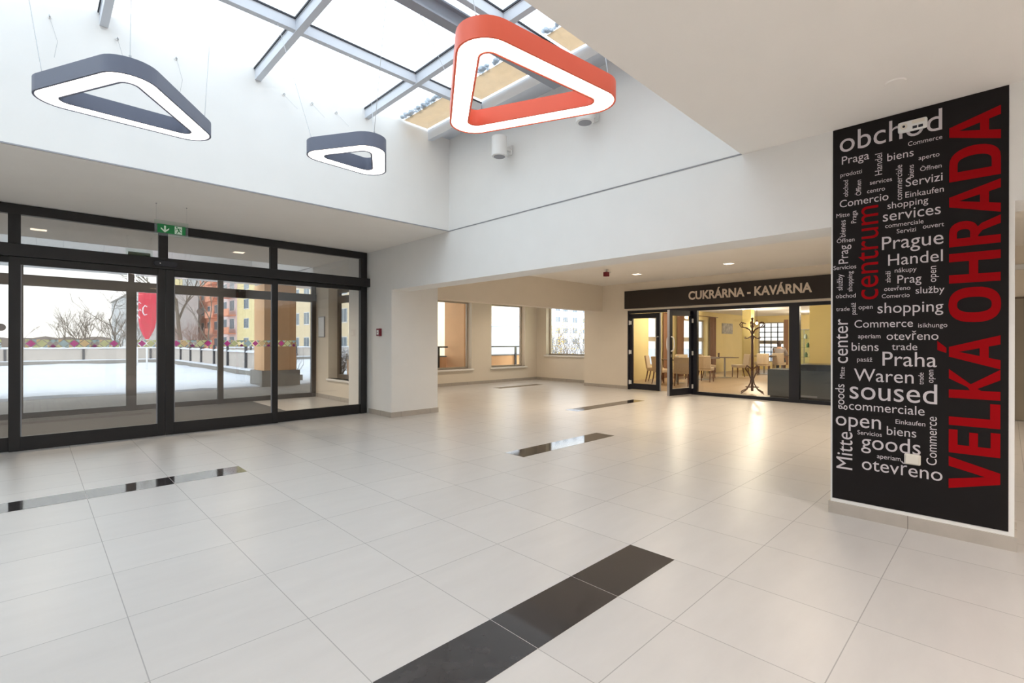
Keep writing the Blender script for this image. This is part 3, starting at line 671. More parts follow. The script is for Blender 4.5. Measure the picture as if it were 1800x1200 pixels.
put([(.46, 1.05), (.62, 1.05), (.84, 1.24), (.55, 1.24)], 1.1237, 1.3383)
def ring(z0, z1, half=False):
    """O, or the bowl of D when half; thick oval ring"""
    n = 28
    for i in range(n):
        a0, a1 = 2*PI*i/n, 2*PI*(i+1)/n
        def P_(a, r): 
            c, s_ = math.cos(a), math.sin(a)
            e = 0.8
            return (.5+.5*(1-r*.56)*math.copysign(abs(c)**e, c), .5+.5*1.02*(1-r*.34)*math.copysign(abs(s_)**e, s_))
        put([P_(a0, 0), P_(a1, 0), P_(a1, 1), P_(a0, 1)], z0, z1)
ring(1.424, 1.6517)
quad(1.6819, 1.8774, rect(0, .28, 0, 1), rect(.72, 1, 0, 1), rect(.28, .72, .42, .6))
def bowl(z0, z1, u0, u1, v0, v1, tu, tv, n=14):
    """right-hand bowl: half ring from (u0,v1) round to (u0,v0)"""
    vm, hv = (v0+v1)/2, (v1-v0)/2; us = u0+(u1-u0)*0.30; out = []; inn = []
    for i in range(n+1):
        a = PI/2 - PI*i/n
        out.append((us+(u1-us)*math.cos(a)**0.75 if math.cos(a) > 1e-6 else us, vm+hv*math.sin(a)))
        inn.append((us+(u1-tu-us)*max(0, math.cos(a))**0.75, vm+(hv-tv)*math.sin(a)))
    for i in range(n): put([out[i], out[i+1], inn[i+1], inn[i]], z0, z1)
    put(rect(u0, us, v1-tv, v1), z0, z1); put(rect(u0, us, v0, v0+tv), z0, z1)
quad(1.9215, 2.0968, rect(0, .30, 0, 1)); bowl(1.9215, 2.0968, .30, .93, .42, 1, .30, .16)
put([(.36, .42), (.60, .47), (.78, .36), (1.0, 0), (.70, 0), (.52, .34)], 1.9215, 2.0968)
letter_a(2.1137, 2.3241)
quad(2.3512, 2.5674, rect(0, .27, 0, 1)); bowl(2.3512, 2.5674, .27, 1, 0, 1, .29, .17)
letter_a(2.5751, 2.7844)
o = rel(bw, 'white_lettering', M['mural_white'], mu, fix=False); o['label'] = 'pale words in many languages'
o = rel(br, 'red_lettering', M['mural_red'], mu, fix=False); o['label'] = 'red words VELKÁ OHRADA and centrum'
# white boxes on the mural
t = thing('switch_box', (XP-0.005, 0.459, 0.487), 'small white cover box low on the word mural', 'switch')
b = MB(); b.box(-0.028, 0, -0.044, 0.044, -0.036, 0.036); b.build('housing', M['box_white'], t, bevel=0.008)
b = MB(); b.box(-0.034, -0.027, -0.036, 0.036, -0.029, 0.029); b.build('cover', M['box_white'], t, bevel=0.006)
t = thing('thermostat', (XP-0.005, 0.462, 2.785), 'white oblong control unit with two dark keys over the word obchod', 'control unit')
b = MB(); b.box(-0.032, 0, -0.079, 0.079, -0.037, 0.037); b.build('housing', M['fixture'], t, bevel=0.012)
b = MB(); b.box(-0.0345, -0.031, -0.066, 0.002, 0.006, 0.027); b.build('display', M['box_white'], t)
for yk in (-0.045, -0.014):
    b = MB(); b.box(-0.0345, -0.031, yk-0.012, yk+0.012, -0.028, -0.010); b.build('key', M['rubber'], t, bevel=0.001)
b = MB(); b.cyl((-0.0335, 0.045, 0.0), (-0.031, 0.045, 0.0), 0.02, n=20); b.build('dial', M['box_white'], t)
b = MB(); b.cyl((-0.036, 0.045, 0.0), (-0.0335, 0.045, 0.0), 0.008, n=12); b.build('knob', M['rubber'], t)

# ================================================================== PENDANT LAMPS
def round_poly(V, r, n=10):
    """rounded polygon with counter-clockwise corners V and corner radius r"""
    out = []; k = len(V)
    for i in range(k):
        p, a, c = Vector(V[i]), Vector(V[i-1]), Vector(V[(i+1) % k])
        d1, d2 = (a-p).normalized(), (c-p).normalized(); half = d1.angle(d2)/2
        bis = (d1+d2).normalized(); cen = p + bis*(r/math.sin(half))
        t1 = p + d1*(r/math.tan(half)); t2 = p + d2*(r/math.tan(half))
        a1 = math.atan2(*(t1-cen).yx); a2 = math.atan2(*(t2-cen).yx)
        while a2 < a1: a2 += 2*PI
        for j in range(n+1):
            a_ = a1+(a2-a1)*j/n; out.append((cen.x+r*math.cos(a_), cen.y+r*math.sin(a_)))
    return out
def inset(V, w):
    k = len(V); out = []
    for i in range(k):
        p, a, c = Vector(V[i]), Vector(V[i-1]), Vector(V[(i+1) % k])
        d1, d2 = (a-p).normalized(), (c-p).normalized(); half = d1.angle(d2)/2
        out.append(p + (d1+d2).normalized()*(w/math.sin(half)))
    return out
def pendant(V, w, r, hgt, mat, label, tops):
    Z0 = 2.85
    area = sum(V[i-1][0]*V[i][1]-V[i][0]*V[i-1][1] for i in range(3))
    if area < 0: V = V[::-1]
    c = (sum(v[0] for v in V)/3, sum(v[1] for v in V)/3)
    L = [(v[0]-c[0], v[1]-c[1]) for v in V]
    t = thing('pendant_lamp', (c[0], c[1], Z0), label, 'pendant lamp', group='triangular pendant lamps')
    ri = 0.05
    o0 = round_poly(L, r); o1 = round_poly(inset(L, 0.012), r-0.012); i1 = round_poly(inset(L, w-0.012), ri+0.012); i0 = round_poly(inset(L, w), ri)
    n = len(o0); b = MB()
    rings = [(o0, 0), (o0, hgt), (i0, hgt), (i0, 0), (i1, 0), (i1, 0.02), (o1, 0.02), (o1, 0)]
    vs = [(p[0], p[1], z) for ring_, z in rings for p in ring_]; k = len(rings)
    fs = [(q*n+j, q*n+(j+1) % n, ((q+1) % k)*n+(j+1) % n, ((q+1) % k)*n+j) for q in range(k) for j in range(n)]
    b.add(vs, fs); b.build('band', mat, t, smooth=True)
    b = MB(); rings = [(o1, 0.004), (o1, 0.018), (i1, 0.018), (i1, 0.004)]
    vs = [(p[0], p[1], z) for ring_, z in rings for p in ring_]
    fs = [(q*n+j, q*n+(j+1) % n, ((q+1) % 4)*n+(j+1) % n, ((q+1) % 4)*n+j) for q in range(4) for j in range(n)]
    b.add(vs, fs); o = b.build('diffuser', M['led'], t); o['label'] = 'glowing white underside'
    for v, tp in zip(inset(L, w*0.75), tops):
        b = MB(); b.cyl((v.x, v.y, hgt-0.002), (v.x, v.y, hgt+0.025), 0.007, n=10); b.tube([(v.x, v.y, hgt+0.02), (tp[0]-c[0], tp[1]-c[1], tp[2]-Z0)], 0.0022, 6); b.build('cable', M['wire'], t)
    return t
pendant([(1.456, 1.855), (2.848, 1.711), (2.279, 3.025)], 0.135, 0.17, 0.112, M['red_paint'], 'large orange red triangular ring pendant lamp', ((1.72, 2.3, 4.13), (2.99, 2.2, 4.13), (2.25, 3.38, 3.985)))
pendant([(0.389, 3.451), (1.127, 4.466), (-0.108, 4.453)], 0.125, 0.16, 0.10, M['slate_paint'], 'medium slate blue triangular ring pendant lamp on the far left', ((0.43, 3.75, 4.13), (1.05, 4.6, 4.14), (-0.10, 4.6, 4.14)))
pendant([(1.961, 3.402), (2.444, 4.238), (1.506, 4.173)], 0.125, 0.15, 0.11, M['slate_paint'], 'smallest slate blue triangular ring pendant lamp, in the middle', ((1.95, 3.38, 3.985), (2.44, 4.58, 4.14), (1.55, 4.58, 4.14)))

# ================================================================== FITTINGS ON WALLS AND CEILINGS
# wire anchors on the well wall above the entrance
anch = [(0.093, 4.052), (0.544, 4.059), (0.993, 4.065), (2.006, 4.075), (2.32, 4.08), (2.616, 4.071)]
nm = ['on the far left', 'left above the medium lamp', 'right above the medium lamp', 'left of the three above the smallest lamp', 'middle of the three above the smallest lamp', 'right of the three above the smallest lamp']
for (x, z), s_ in zip(anch, nm):
    t = thing('wall_anchor', (x, 5.73, z), 'small steel wire anchor on the well wall, ' + s_, 'anchor', group='wire anchors on the well wall')
    b = MB(); b.cyl((0, 0, 0), (0, -0.006, 0), 0.014, n=14); b.build('rosette', M['fixture'], t)
    b = MB(); b.tube([(0, -0.004, 0), (0, -0.03, 0.004), (0.004, -0.04, -0.012), (0.002, -0.03, -0.024)], 0.004, 8); b.build('hook', M['wire'], t)
    b = MB(); b.tube([(0.002, -0.032, -0.02), (0.05, -0.028, -0.2), (0.03, -0.02, -0.34)] if x < 1.2 else [(0.002, -0.032, -0.02), (0.12, -0.1, -0.16)], 0.0015, 5); b.build('loose_wire', M['wire'], t)
# cylinder speakers on the well wall over the beam
for y, lab in ((4.44, 'white cylindrical wall spotlight on the well wall, in full view below the red lamp'), (3.12, 'white cylindrical wall spotlight on the well wall, partly behind the red lamp')):
    t = thing('wall_spotlight', (XP-0.01, y, 3.72), lab, 'spotlight', group='cylindrical wall spotlights')
    b = MB(); b.lathe([(0.0, -0.125), (0.085, -0.125), (0.095, -0.118), (0.095, 0.118), (0.085, 0.125), (0, 0.125)], (-0.19, 0, 0), 28); b.build('housing', M['fixture'], t, smooth=True)
    b = MB(); b.lathe([(0, -0.128), (0.07, -0.128), (0.07, -0.124), (0, -0.124)], (-0.19, 0, 0), 24); b.build('lens', M['gasket'], t)
    b = MB(); b.box(-0.11, 0.0, -0.02, 0.02, -0.02, 0.02); b.box(-0.012, 0.002, -0.04, 0.04, -0.06, 0.06); b.build('bracket', M['fixture'], t, bevel=0.004)
    b = MB(); b.tube([(-0.1, 0.0, -0.02), (-0.08, 0.0, -0.10), (-0.03, 0.01, -0.09), (-0.008, 0.01, -0.04)], 0.006, 8); b.build('cord', M['fixture'], t, smooth=True)
# exit sign
t = thing('exit_sign', (1.166, 6.95, 2.709), 'green escape route sign with arrow and running figure on a clear plate', 'exit sign'); t.scale = (0.88, 0.88, 0.88)
b = MB(); b.box(-0.19, 0.19, -0.006, 0.0, -0.205, -0.0); b.build('plate', M['acrylic'], t, bevel=0.001)
for x in (-0.17, 0.17):
    b = MB(); b.cyl((x, -0.003, -0.004), (x, -0.003, 0.218), 0.0009, n=6); b.cyl((x, -0.003, 0.205), (x, -0.003, 0.218), 0.008, n=12); b.build('hanger', M['wire'], t)
b = MB(); b.box(-0.158, 0.158, -0.0095, -0.0065, -0.168, -0.052); b.build('green_field', M['exit_green'], t)
def flat(polys, mat, name, y, parent, th=0.0012):
    b = MB()
    for p in polys: b.prism(p, lambda q: (q[0], y, q[1]), lambda q: (q[0], y-th, q[1]))
    return b.build(name, mat, parent)
fx, fz = -0.075, -0.112
flat([[(fx-.010, fz+.042), (fx+.010, fz+.042), (fx+.010, fz-.028), (fx-.010, fz-.028)],
      [(fx, fz-.048), (fx+.045, fz-.006), (fx+.045, fz+.016), (fx, fz-.025)], [(fx, fz-.048), (fx, fz-.025), (fx-.045, fz+.016), (fx-.045, fz-.006)]], M['exit_white'], 'arrow', -0.0096, t)
mx, mz = 0.075, -0.11
pn = flat([[(mx-.042, mz-.052), (mx+.042, mz-.052), (mx+.042, mz+.050), (mx-.042, mz+.050)]], M['exit_white'], 'figure_panel', -0.0096, t)
def limb(a, c, w):
    a, c = Vector(a), Vector(c); d = (c-a).normalized(); nrm = Vector((-d.y, d.x))*w/2
    return [tuple(a+nrm), tuple(a-nrm), tuple(c-nrm), tuple(c+nrm)]
def P2(u, v): return (mx+u*.042, mz+v*.05)
polys = [[(P2(-.42, .72)[0]+.009*math.cos(2*PI*i/12), P2(-.42, .72)[1]+.009*math.sin(2*PI*i/12)) for i in range(12)],
         limb(P2(-.15, .45), P2(.25, -.15), .015), limb(P2(-.15, .42), P2(-.6, .3), .007), limb(P2(-.6, .3), P2(-.75, -.05), .007), limb(P2(-.1, .45), P2(.5, .4), .007), limb(P2(.5, .4), P2(.75, .1), .007),
         limb(P2(.2, -.1), P2(-.2, -.45), .010), limb(P2(-.2, -.45), P2(-.45, -.95), .008), limb(P2(.22, -.12), P2(.5, -.55), .010), limb(P2(.5, -.55), P2(.95, -.6), .008)]
o = flat(polys, M['exit_green'], 'running_figure', -0.0109, pn)
# call point by the entrance
t = thing('fire_alarm_call_point', (XP, 7.71, 1.455), 'small dark red fire alarm call point with white field by the entrance', 'fire alarm')
b = MB(); b.box(-0.05, 0, -0.055, 0.055, -0.065, 0.065); b.build('housing', M['alarm_red'], t, bevel=0.006)
b = MB(); b.box(-0.053, -0.049, -0.03, 0.03, -0.04, 0.035); b.build('press_field', M['fixture'], t)
b = MB(); b.cyl((-0.056, 0, -0.003), (-0.052, 0, -0.003), 0.010, n=14); b.build('button', M['alarm_red'], t)
# siren below the far ceiling
t = thing('alarm_siren', (9.1, 6.27, H), 'dark red alarm siren under the ceiling in front of the cafe', 'siren')
b = MB(); b.box(-0.05, 0.05, -0.05, 0.05, -0.15, -0.05); b.build('housing', M['alarm_red'], t, bevel=0.008)
b = MB(); b.cyl((0, 0, -0.05), (0, 0, 0.001), 0.014, n=12); b.box(-0.03, 0.03, -0.03, 0.03, -0.006, 0.0); b.box(-0.012, 0.16, -0.012, 0.012, -0.055, -0.04); b.build('mount', M['fixture'], t)
# ceiling cover near the mural
t = tag(MB().lathe([(0, -0.006), (0.05, -0.006), (0.056, 0.0), (0, 0.0)], (0, 0, 0), 28).build('ceiling_cover', M['ceil'], origin=(0, 0, 0)), 'flat round cover on the beige ceiling near the mural pillar', 'ceiling cover'); t.location = (3.80, 0.49, H)
# recessed downlights
def downlight(x, y, z, label, power, col=(1.0, 0.84, 0.66), size=0.085):
    t = thing('recessed_downlight', (x, y, z), label, 'downlight', group='recessed square downlights')
    b = MB()
    for q in ((-size-.02, size+.02, -size-.02, -size), (-size-.02, size+.02, size, size+.02), (-size-.02, -size, -size, size), (size, size+.02, -size, size)): b.box(*q, -0.008, 0.002)
    b.build('frame', M['fixture'], t)
    b = MB(); b.box(-size, size, -size, size, -0.004, 0.0015); b.build('diffuser', M['lamp_glow'], t)
    l = bpy.data.lights.new('downlight_beam', 'SPOT'); l.energy = power; l.color = col; l.spot_size = math.radians(150); l.spot_blend = 0.8; l.shadow_soft_size = 0.14
    o = bpy.data.objects.new('downlight_beam', l); COL.objects.link(o); o.location = (x, y, z-0.03)
downlight(10.18, 6.15, H, 'glowing downlight in the ceiling near the alarm siren', 85)
downlight(10.13, 4.0, H, 'glowing downlight in the ceiling in front of the sign lettering', 85)
downlight(10.13, 1.85, H, 'downlight behind the mural pillar', 95)
downlight(7.3, 6.15, H, 'downlight over the passage by the plain pillar', 120)
downlight(7.3, 4.0, H, 'downlight over the middle of the passage', 110)
downlight(7.3, 1.85, H, 'downlight over the passage behind the mural pillar', 100)
downlight(8.6, -1.2, H, 'downlight over the passage beyond the mural pillar', 75)
downlight(7.6, 9.9, H, 'downlight in the window bay', 70)
downlight(10.4, 9.9, H, 'downlight in the window bay corner', 70)
downlight(0.051, 9.80, H, 'downlight in the lobby ceiling behind the left transom pane', 170)
downlight(2.642, 9.725, H, 'downlight in the lobby ceiling behind the middle transom pane', 170)
for i, (x, y) in enumerate(((2.6, -2.0), (-1.2, -1.6), (2.6, -4.6), (-1.2, -4.6))):  # unseen lamps added behind the camera to brighten floor, near ceiling and mural
    downlight(x, y, H, ['added unseen downlight over the camera right', 'added unseen downlight over the camera left', 'added unseen downlight at the back right', 'added unseen downlight at the back left'][i], 330, (1.0, 0.91, 0.84))
# notice board in the lobby
t = thing('notice_board', (4.74, 11.06, 1.625), 'narrow white framed notice board on the lobby side wall', 'notice board')
b = MB(); b.box(-0.022, 0, -0.16, 0.16, -0.235, 0.235); b.build('frame', M['gasket'], t, bevel=0.003)
b = MB(); b.box(-0.025, -0.02, -0.145, 0.145, -0.22, 0.22); b.build('sheet', M['fixture'], t)

# ================================================================== CAFE FURNITURE
def make_chair():
    t = thing('cafe_chair', (0, 0, 0), 'chair', 'chair', group='beige upholstered cafe chairs')
    b = MB(); b.box(-0.22, 0.23, -0.22, 0.22, 0.36, 0.47); b.build('seat', M['upholstery'], t, bevel=0.025)
    b = MB(); b.obox((-0.245, 0, 0.64), (1, 0, 0.16), (0, 1, 0), (-0.16, 0, 1), 0.03, 0.215, 0.215); b.build('backrest', M['upholstery'], t, bevel=0.02)
    for sx, sy in ((1, 1), (1, -1), (-1, 1), (-1, -1)):
        b = MB(); x0 = 0.19*sx; b.tube([(x0, 0.185*sy, 0.37), (x0+(0.0 if sx > 0 else -0.03), 0.187*sy, 0.2), (x0+(0.01 if sx > 0 else -0.08), 0.19*sy, 0.0)], [0.022, 0.02, 0.015], 8); b.build('leg', M['wood'], t, smooth=True)
    return t
chair0 = make_chair()
used = []
def place_chair(x, y, deg, label):
    c = chair0 if not used else copy_tree(chair0)
    used.append(c); c.location = (x, y, 0); c.rotation_euler = (0, 0, math.radians(deg)); c['label'] = label
place_chair(14.45, 8.05, -75, 'beige cafe chair seen side on through the closed glass door')
place_chair(13.85, 7.45, -20, 'beige cafe chair seen through the gap between the cafe doors')
place_chair(13.75, 6.75, 15, 'beige cafe chair with its back to the open glass door')
place_chair(15.75, 6.95, 10, 'beige cafe chair with its back against the shop window, beside the dark post')
place_chair(17.62, 7.72, -42, 'beige cafe chair left of the table with the single stem, turned to it')
place_chair(18.55, 6.90, 138, 'beige cafe chair facing left in front of the olive pillar')
place_chair(20.55, 6.75, 12, 'beige cafe chair right of the coat stand, next to the seated person')
place_chair(21.9, 6.6, 8, 'beige cafe chair the person sits on')
place_chair(21.6, 7.55, -80, 'beige cafe chair at the table under the lattice window')
place_chair(16.4, 8.15, 200, 'beige cafe chair beside the wide cafe window')
def make_table():
    t = thing('cafe_table', (0, 0, 0), 'table', 'table', group='cafe tables on one stem')
    b = MB(); b.box(-0.36, 0.36, -0.36, 0.36, 0.72, 0.75); b.build('tabletop', M['table'], t, bevel=0.008)
    b = MB(); b.cyl((0, 0, 0.02), (0, 0, 0.72), 0.032, n=16); b.build('stem', M['steel'], t, smooth=True)
    b = MB(); b.lathe([(0, 0), (0.23, 0), (0.23, 0.012), (0.05, 0.03), (0, 0.03)], n=28); b.build('base', M['steel'], t)
    return t
table0 = make_table(); tused = []
def place_table(x, y, deg, label):
    c = table0 if not tused else copy_tree(table0)
    tused.append(c); c.location = (x, y, 0); c.rotation_euler = (0, 0, math.radians(deg)); c['label'] = label
place_table(18.10, 7.28, 45, 'cafe table with a glass on it in front of the yellow wall')
place_table(14.55, 7.35, 0, 'cafe table seen through the glass doors')
place_table(16.6, 7.35, 0, 'cafe table left of the single stemmed table, half behind a chair')
place_table(21.2, 6.95, 0, 'cafe table behind the coat stand, near the seated person')
place_table(22.75, 6.75, 0, 'cafe table the person leans on')
def glass_cup(x, y, lab, mat, h=0.12, r=0.035):
    t = tag(MB().lathe([(0, 0), (r*0.8, 0), (r, h), (r-0.004, h), (r*0.8-0.004, 0.008), (0, 0.008)], n=18).build('drinking_glass', mat), lab, 'glass'); t.location = (x, y, 0.75)
glass_cup(17.9, 7.42, 'brown tinted glass on the table with the single stem', M['table'], 0.15)
glass_cup(14.40, 7.25, 'white cup on the table behind the open cafe door', M['fixture'], 0.10, 0.045)
# coat stand
t = thing('coat_stand', (13.0, 4.54, 0), 'tall bentwood coat stand with curved hooks and splayed feet behind the cafe glass', 'coat stand')
b = MB(); b.tube([(0, 0, 0.06), (0, 0, 0.9), (0, 0, 1.86)], [0.03, 0.032, 0.026], 12); b.ball((0, 0, 1.89), 0.035, n=12); b.build('post', M['wood'], t, smooth=True)
for i in range(4):
    a = PI/4 + i*PI/2 + 0.35; c, s_ = math.cos(a), math.sin(a)
    b = MB(); b.tube([(0.03*c, 0.03*s_, 0.62), (0.17*c, 0.17*s_, 0.70), (0.22*c, 0.22*s_, 0.62), (0.10*c, 0.10*s_, 0.48), (0.04*c, 0.04*s_, 0.36), (0.07*c, 0.07*s_, 0.24), (0.18*c, 0.18*s_, 0.10), (0.36*c, 0.36*s_, 0.015)], 0.014, 8); b.build('foot', M['wood'], t, smooth=True)
b = MB(); b.tube([(0.15*math.cos(2*PI*i/20), 0.15*math.sin(2*PI*i/20), 0.16) for i in range(21)], 0.009, 8); b.build('ring', M['wood'], t, smooth=True)
for i in range(6):
    a = i*PI/3 + 0.2; c, s_ = math.cos(a), math.sin(a)
    b = MB(); b.tube([(0.02*c, 0.02*s_, 1.50), (0.06*c, 0.06*s_, 1.60), (0.16*c, 0.16*s_, 1.66), (0.27*c, 0.27*s_, 1.68), (0.31*c, 0.31*s_, 1.74), (0.27*c, 0.27*s_, 1.80), (0.19*c, 0.19*s_, 1.77)], 0.013, 8); b.build('hook', M['wood'], t, smooth=True)
for i in range(6):
    a = i*PI/3 + 0.5; c, s_ = math.cos(a), math.sin(a)
    b = MB(); b.tube([(0.02*c, 0.02*s_, 1.46), (0.10*c, 0.10*s_, 1.40), (0.18*c, 0.18*s_, 1.38), (0.20*c, 0.20*s_, 1.43)], 0.010, 8); b.build('hook', M['wood'], t, smooth=True)
# counter
t = thing('cafe_counter', (12.75, 2.4, 0), 'long dark slate counter with black top behind the cafe shop window', 'counter')
b = MB(); b.box(-0.4, 0.4, -1.6, 1.57, 0.05, 0.66); b.build('body', M['counter'], t, bevel=0.004)
b = MB(); b.box(-0.36, 0.36, -1.56, 1.53, 0.0, 0.05); b.build('plinth', M['counter_top'], t)
b = MB(); b.box(-0.42, 0.42, -1.62, 0.92, 0.66, 0.80); b.build('counter_top', M['counter_top'], t, bevel=0.004)
b = MB(); b.box(-0.404, -0.4, 0.55, 1.1, 0.06, 0.10); b.build('label_strip', M['gasket'], t)
# display cabinet
t = thing('display_cabinet', (20.3, 4.95, 0), 'glazed display cabinet with lit glass shelves beyond the cafe counter', 'cabinet')
b = MB()
for x in (-0.25, 0.22):
    for y in (-0.4, 0.37): b.box(x, x+0.03, y, y+0.03, 0, 1.78)
b.box(-0.25, 0.25, -0.4, 0.4, 1.75, 1.78); b.box(-0.25, 0.25, -0.4, 0.4, 0.35, 0.40); b.build('frame', M['steel'], t)
b = MB(); b.box(-0.25, 0.25, -0.4, 0.4, 0.02, 0.35); b.build('base', M['wood'], t)
for z in (0.75, 1.1, 1.42):
    b = MB(); b.box(-0.22, 0.22, -0.37, 0.37, z, z+0.012); b.build('shelf', M['cab_glass'], t)
b = MB(); b.box(-0.245, -0.24, -0.37, 0.37, 0.40, 1.75); b.build('door', M['cab_glass'], t)
for i, (yy, z, mm) in enumerate(((0.26, 0.762, 'green_item'), (0.20, 1.112, 'green_item'), (0.27, 1.432, 'fixture'), (0.1, 0.762, 'fixture'))):
    g = tag(MB().lathe([(0, 0), (0.05, 0), (0.055, 0.1), (0.03, 0.14), (0.03, 0.17), (0, 0.17)], n=16).build('jar', M[mm], smooth=True), ['green jar on the lowest glass shelf of the cabinet', 'green jar on the middle glass shelf of the cabinet', 'white jar on the top glass shelf of the cabinet', 'white jar on the lowest glass shelf of the cabinet'][i], 'jar', 'jars in the display cabinet'); g.location = (20.3, 4.95+yy, z)
# pictures
def picture(c, ax, w, h, mat, label):
    t = thing('wall_picture', c, label, 'picture')
    b = MB(); b.box(-w/2, w/2, -0.02, 0.0, -h/2, h/2); o = b.build('frame', M['gasket'], t)
    b = MB(); b.box(-w/2+0.015, w/2-0.015, -0.024, -0.019, -h/2+0.015, h/2-0.015); b.build('print', mat, t)
    t.rotation_euler = (0, 0, 0 if ax == 'y' else PI/2*-1)
picture((22.13, 8.8, 1.9), 'y', 1.15, 0.46, M['pic'], 'grey framed print on the yellow cafe wall right of the curtain')
picture((16.0, 3.2, 1.72), 'x', 0.32, 0.62, M['pic_dark'], 'dark framed print on the olive partition')
# curtains
def curtain(x, w, label):
    b = MB(); n = 28
    pts = [(x-w/2+w*i/n, 8.70+0.03*math.sin(i*1.5)) for i in range(n+1)]
    vs = [(p[0], p[1], z) for z in (0.004, 2.35) for p in pts]; k = n+1
    vs += [(p[0], p[1]+0.006, z) for z in (0.004, 2.35) for p in pts]
    fs = [(i, i+1, k+i+1, k+i) for i in range(n)] + [(2*k+i, 3*k+i, 3*k+i+1, 2*k+i+1) for i in range(n)]
    fs += [(i, 2*k+i, 2*k+i+1, i+1) for i in range(n)] + [(k+i, k+i+1, 3*k+i+1, 3*k+i) for i in range(n)]
    b.add(vs, fs); tag(b.build('curtain', M['curtain'], smooth=True), label, 'curtain', 'brown cafe curtains')
curtain(16.42, 0.36, 'brown curtain in the gap between the cafe doors'); curtain(17.5, 0.44, 'brown curtain at the near side of the wide cafe window'); curtain(20.4, 0.5, 'brown curtain beside the grey framed print')
b = MB(); b.box(25.0, 25.03, 7.15, 7.33, 0.25, 2.35); tag(b.build('curtain', M['curtain']), 'narrow brown curtain right of the lattice window', 'curtain', 'brown cafe curtains')
b = MB(); b.cyl((17.3, 8.64, 2.34), (17.3, 8.801, 2.34), 0.008, n=8); b.cyl((20.6, 8.64, 2.34), (20.6, 8.801, 2.34), 0.008, n=8); b.cyl((17.2, 8.64, 2.34), (20.75, 8.64, 2.34), 0.014, n=10); tag(b.build('curtain_rod', M['wood']), 'dark curtain rod over the wide cafe window', 'curtain rod')
b = MB(); b.cyl((16.4, 8.64, 2.34), (16.4, 8.801, 2.34), 0.008, n=8); b.cyl((16.2, 8.64, 2.34), (16.65, 8.64, 2.34), 0.014, n=10); tag(b.build('curtain_rod', M['wood']), 'short curtain rod over the window by the closed glass door', 'curtain rod')
# cafe lamps
def cafe_lamp(x, y, z, power, label):
    t = thing('cafe_lamp', (x, y, z), label, 'lamp', group='small cafe lamps')
    b = MB(); b.cyl((0, 0, 0.05), (0, 0, 2.55-z), 0.006, n=8); b.lathe([(0, 0.10), (0.03, 0.10), (0.035, 0.05), (0, 0.05)], n=16); b.build('stem', M['wood'], t)
    b = MB(); b.ball((0, 0, 0), 0.05, n=14); o = b.build('bulb', M['lamp_glow'], t, smooth=True)
    l = bpy.data.lights.new('cafe_lamp_light', 'POINT'); l.energy = power; l.color = (1.0, 0.86, 0.66); l.shadow_soft_size = 0.08
    o = bpy.data.objects.new('cafe_lamp_light', l); COL.objects.link(o); o.location = (x, y, z-0.12)
cafe_lamp(19.5, 6.65, 2.02, 75, 'small glowing cafe lamp above the coat stand')
cafe_lamp(14.2, 5.2, 2.25, 46, 'small cafe lamp near the open glass door')
cafe_lamp(15.2, 7.6, 2.25, 46, 'small cafe lamp over the first tables')
cafe_lamp(22.5, 5.4, 2.2, 75, 'small glowing cafe lamp above the display cabinet')
cafe_lamp(14.4, 2.4, 2.25, 32, 'small cafe lamp over the counter')

# ================================================================== SEATED PERSON
def skinned(name, verts, edges, radii, mat, parent=None, root=0, sub=2):
    me = bpy.data.meshes.new(name); me.from_pydata(verts, edges, []); me.materials.append(mat)
    o = bpy.data.objects.new(name, me); COL.objects.link(o)
    o.modifiers.new('skin', 'SKIN')
    if not me.skin_vertices: return o
    for i, r in enumerate(radii):
        r = r if isinstance(r, tuple) else (r, r)
        me.skin_vertices[0].data[i].radius = r; me.skin_vertices[0].data[i].use_root = (i == root)
    md = o.modifiers.new('sub', 'SUBSURF'); md.levels = sub; md.render_levels = sub
    if parent is not None: o.parent = parent
    return o
pv, pe, prd = [], [], []
def jn(p, r, prev=None):
    pv.append(p); prd.append(r)
    if prev is not None: pe.append((prev, len(pv)-1))
    return len(pv)-1
pel = jn((-0.05, 0, 0.56), (0.15, 0.12)); wa = jn((-0.03, 0, 0.72), (0.13, 0.10), pel); ch = jn((0.06, 0, 0.93), (0.15, 0.11), wa)
sh = jn((0.11, 0, 1.04), (0.10, 0.08), ch); nk = jn((0.15, 0.01, 1.12), 0.05, sh); hd = jn((0.19, 0.02, 1.20), (0.075, 0.085), nk); ht = jn((0.22, 0.025, 1.29), (0.065, 0.075), hd)
for sd in (-1, 1):
    s1 = jn((0.10, 0.17*sd, 1.02), 0.052, sh); el = jn((0.26, 0.24*sd, 0.80), 0.042, s1)
    wr = jn((0.42, 0.09*sd, 0.82) if sd < 0 else (0.32, 0.11, 1.02), 0.028, el)
    base = pv[wr]; d = (Vector(base)-Vector(pv[el])).normalized(); side = Vector((-d.y, d.x, 0)).normalized() if abs(d.z) < 0.9 else Vector((0, 1, 0))
    pm = jn(tuple(Vector(base)+d*0.05), (0.034, 0.018), wr)
    for k, ln in enumerate((0.062, 0.072, 0.068, 0.052)):
        a = Vector(base)+d*0.09+side*(k-1.5)*0.021; f1 = jn(tuple(a), 0.009, pm); f2 = jn(tuple(a+d*ln*0.6), 0.0085, f1); jn(tuple(a+d*ln*0.95+Vector((0, 0, -0.02))), 0.007, f2)
    th = jn(tuple(Vector(base)+d*0.03+side*0.038*sd), 0.010, wr); jn(tuple(Vector(base)+d*0.075+side*0.055*sd), 0.008, th)
    hp = jn((0.04, 0.10*sd, 0.535), 0.085, pel); kn = jn((0.44, 0.12*sd, 0.53), 0.062, hp); an = jn((0.42, 0.12*sd, 0.10), 0.04, kn); jn((0.56, 0.12*sd, 0.035), 0.032, an)
person = skinned('person', pv, pe, prd, M['skin'])
person.location = (21.9, 6.6, 0); person.rotation_euler = (0, 0, math.radians(8))
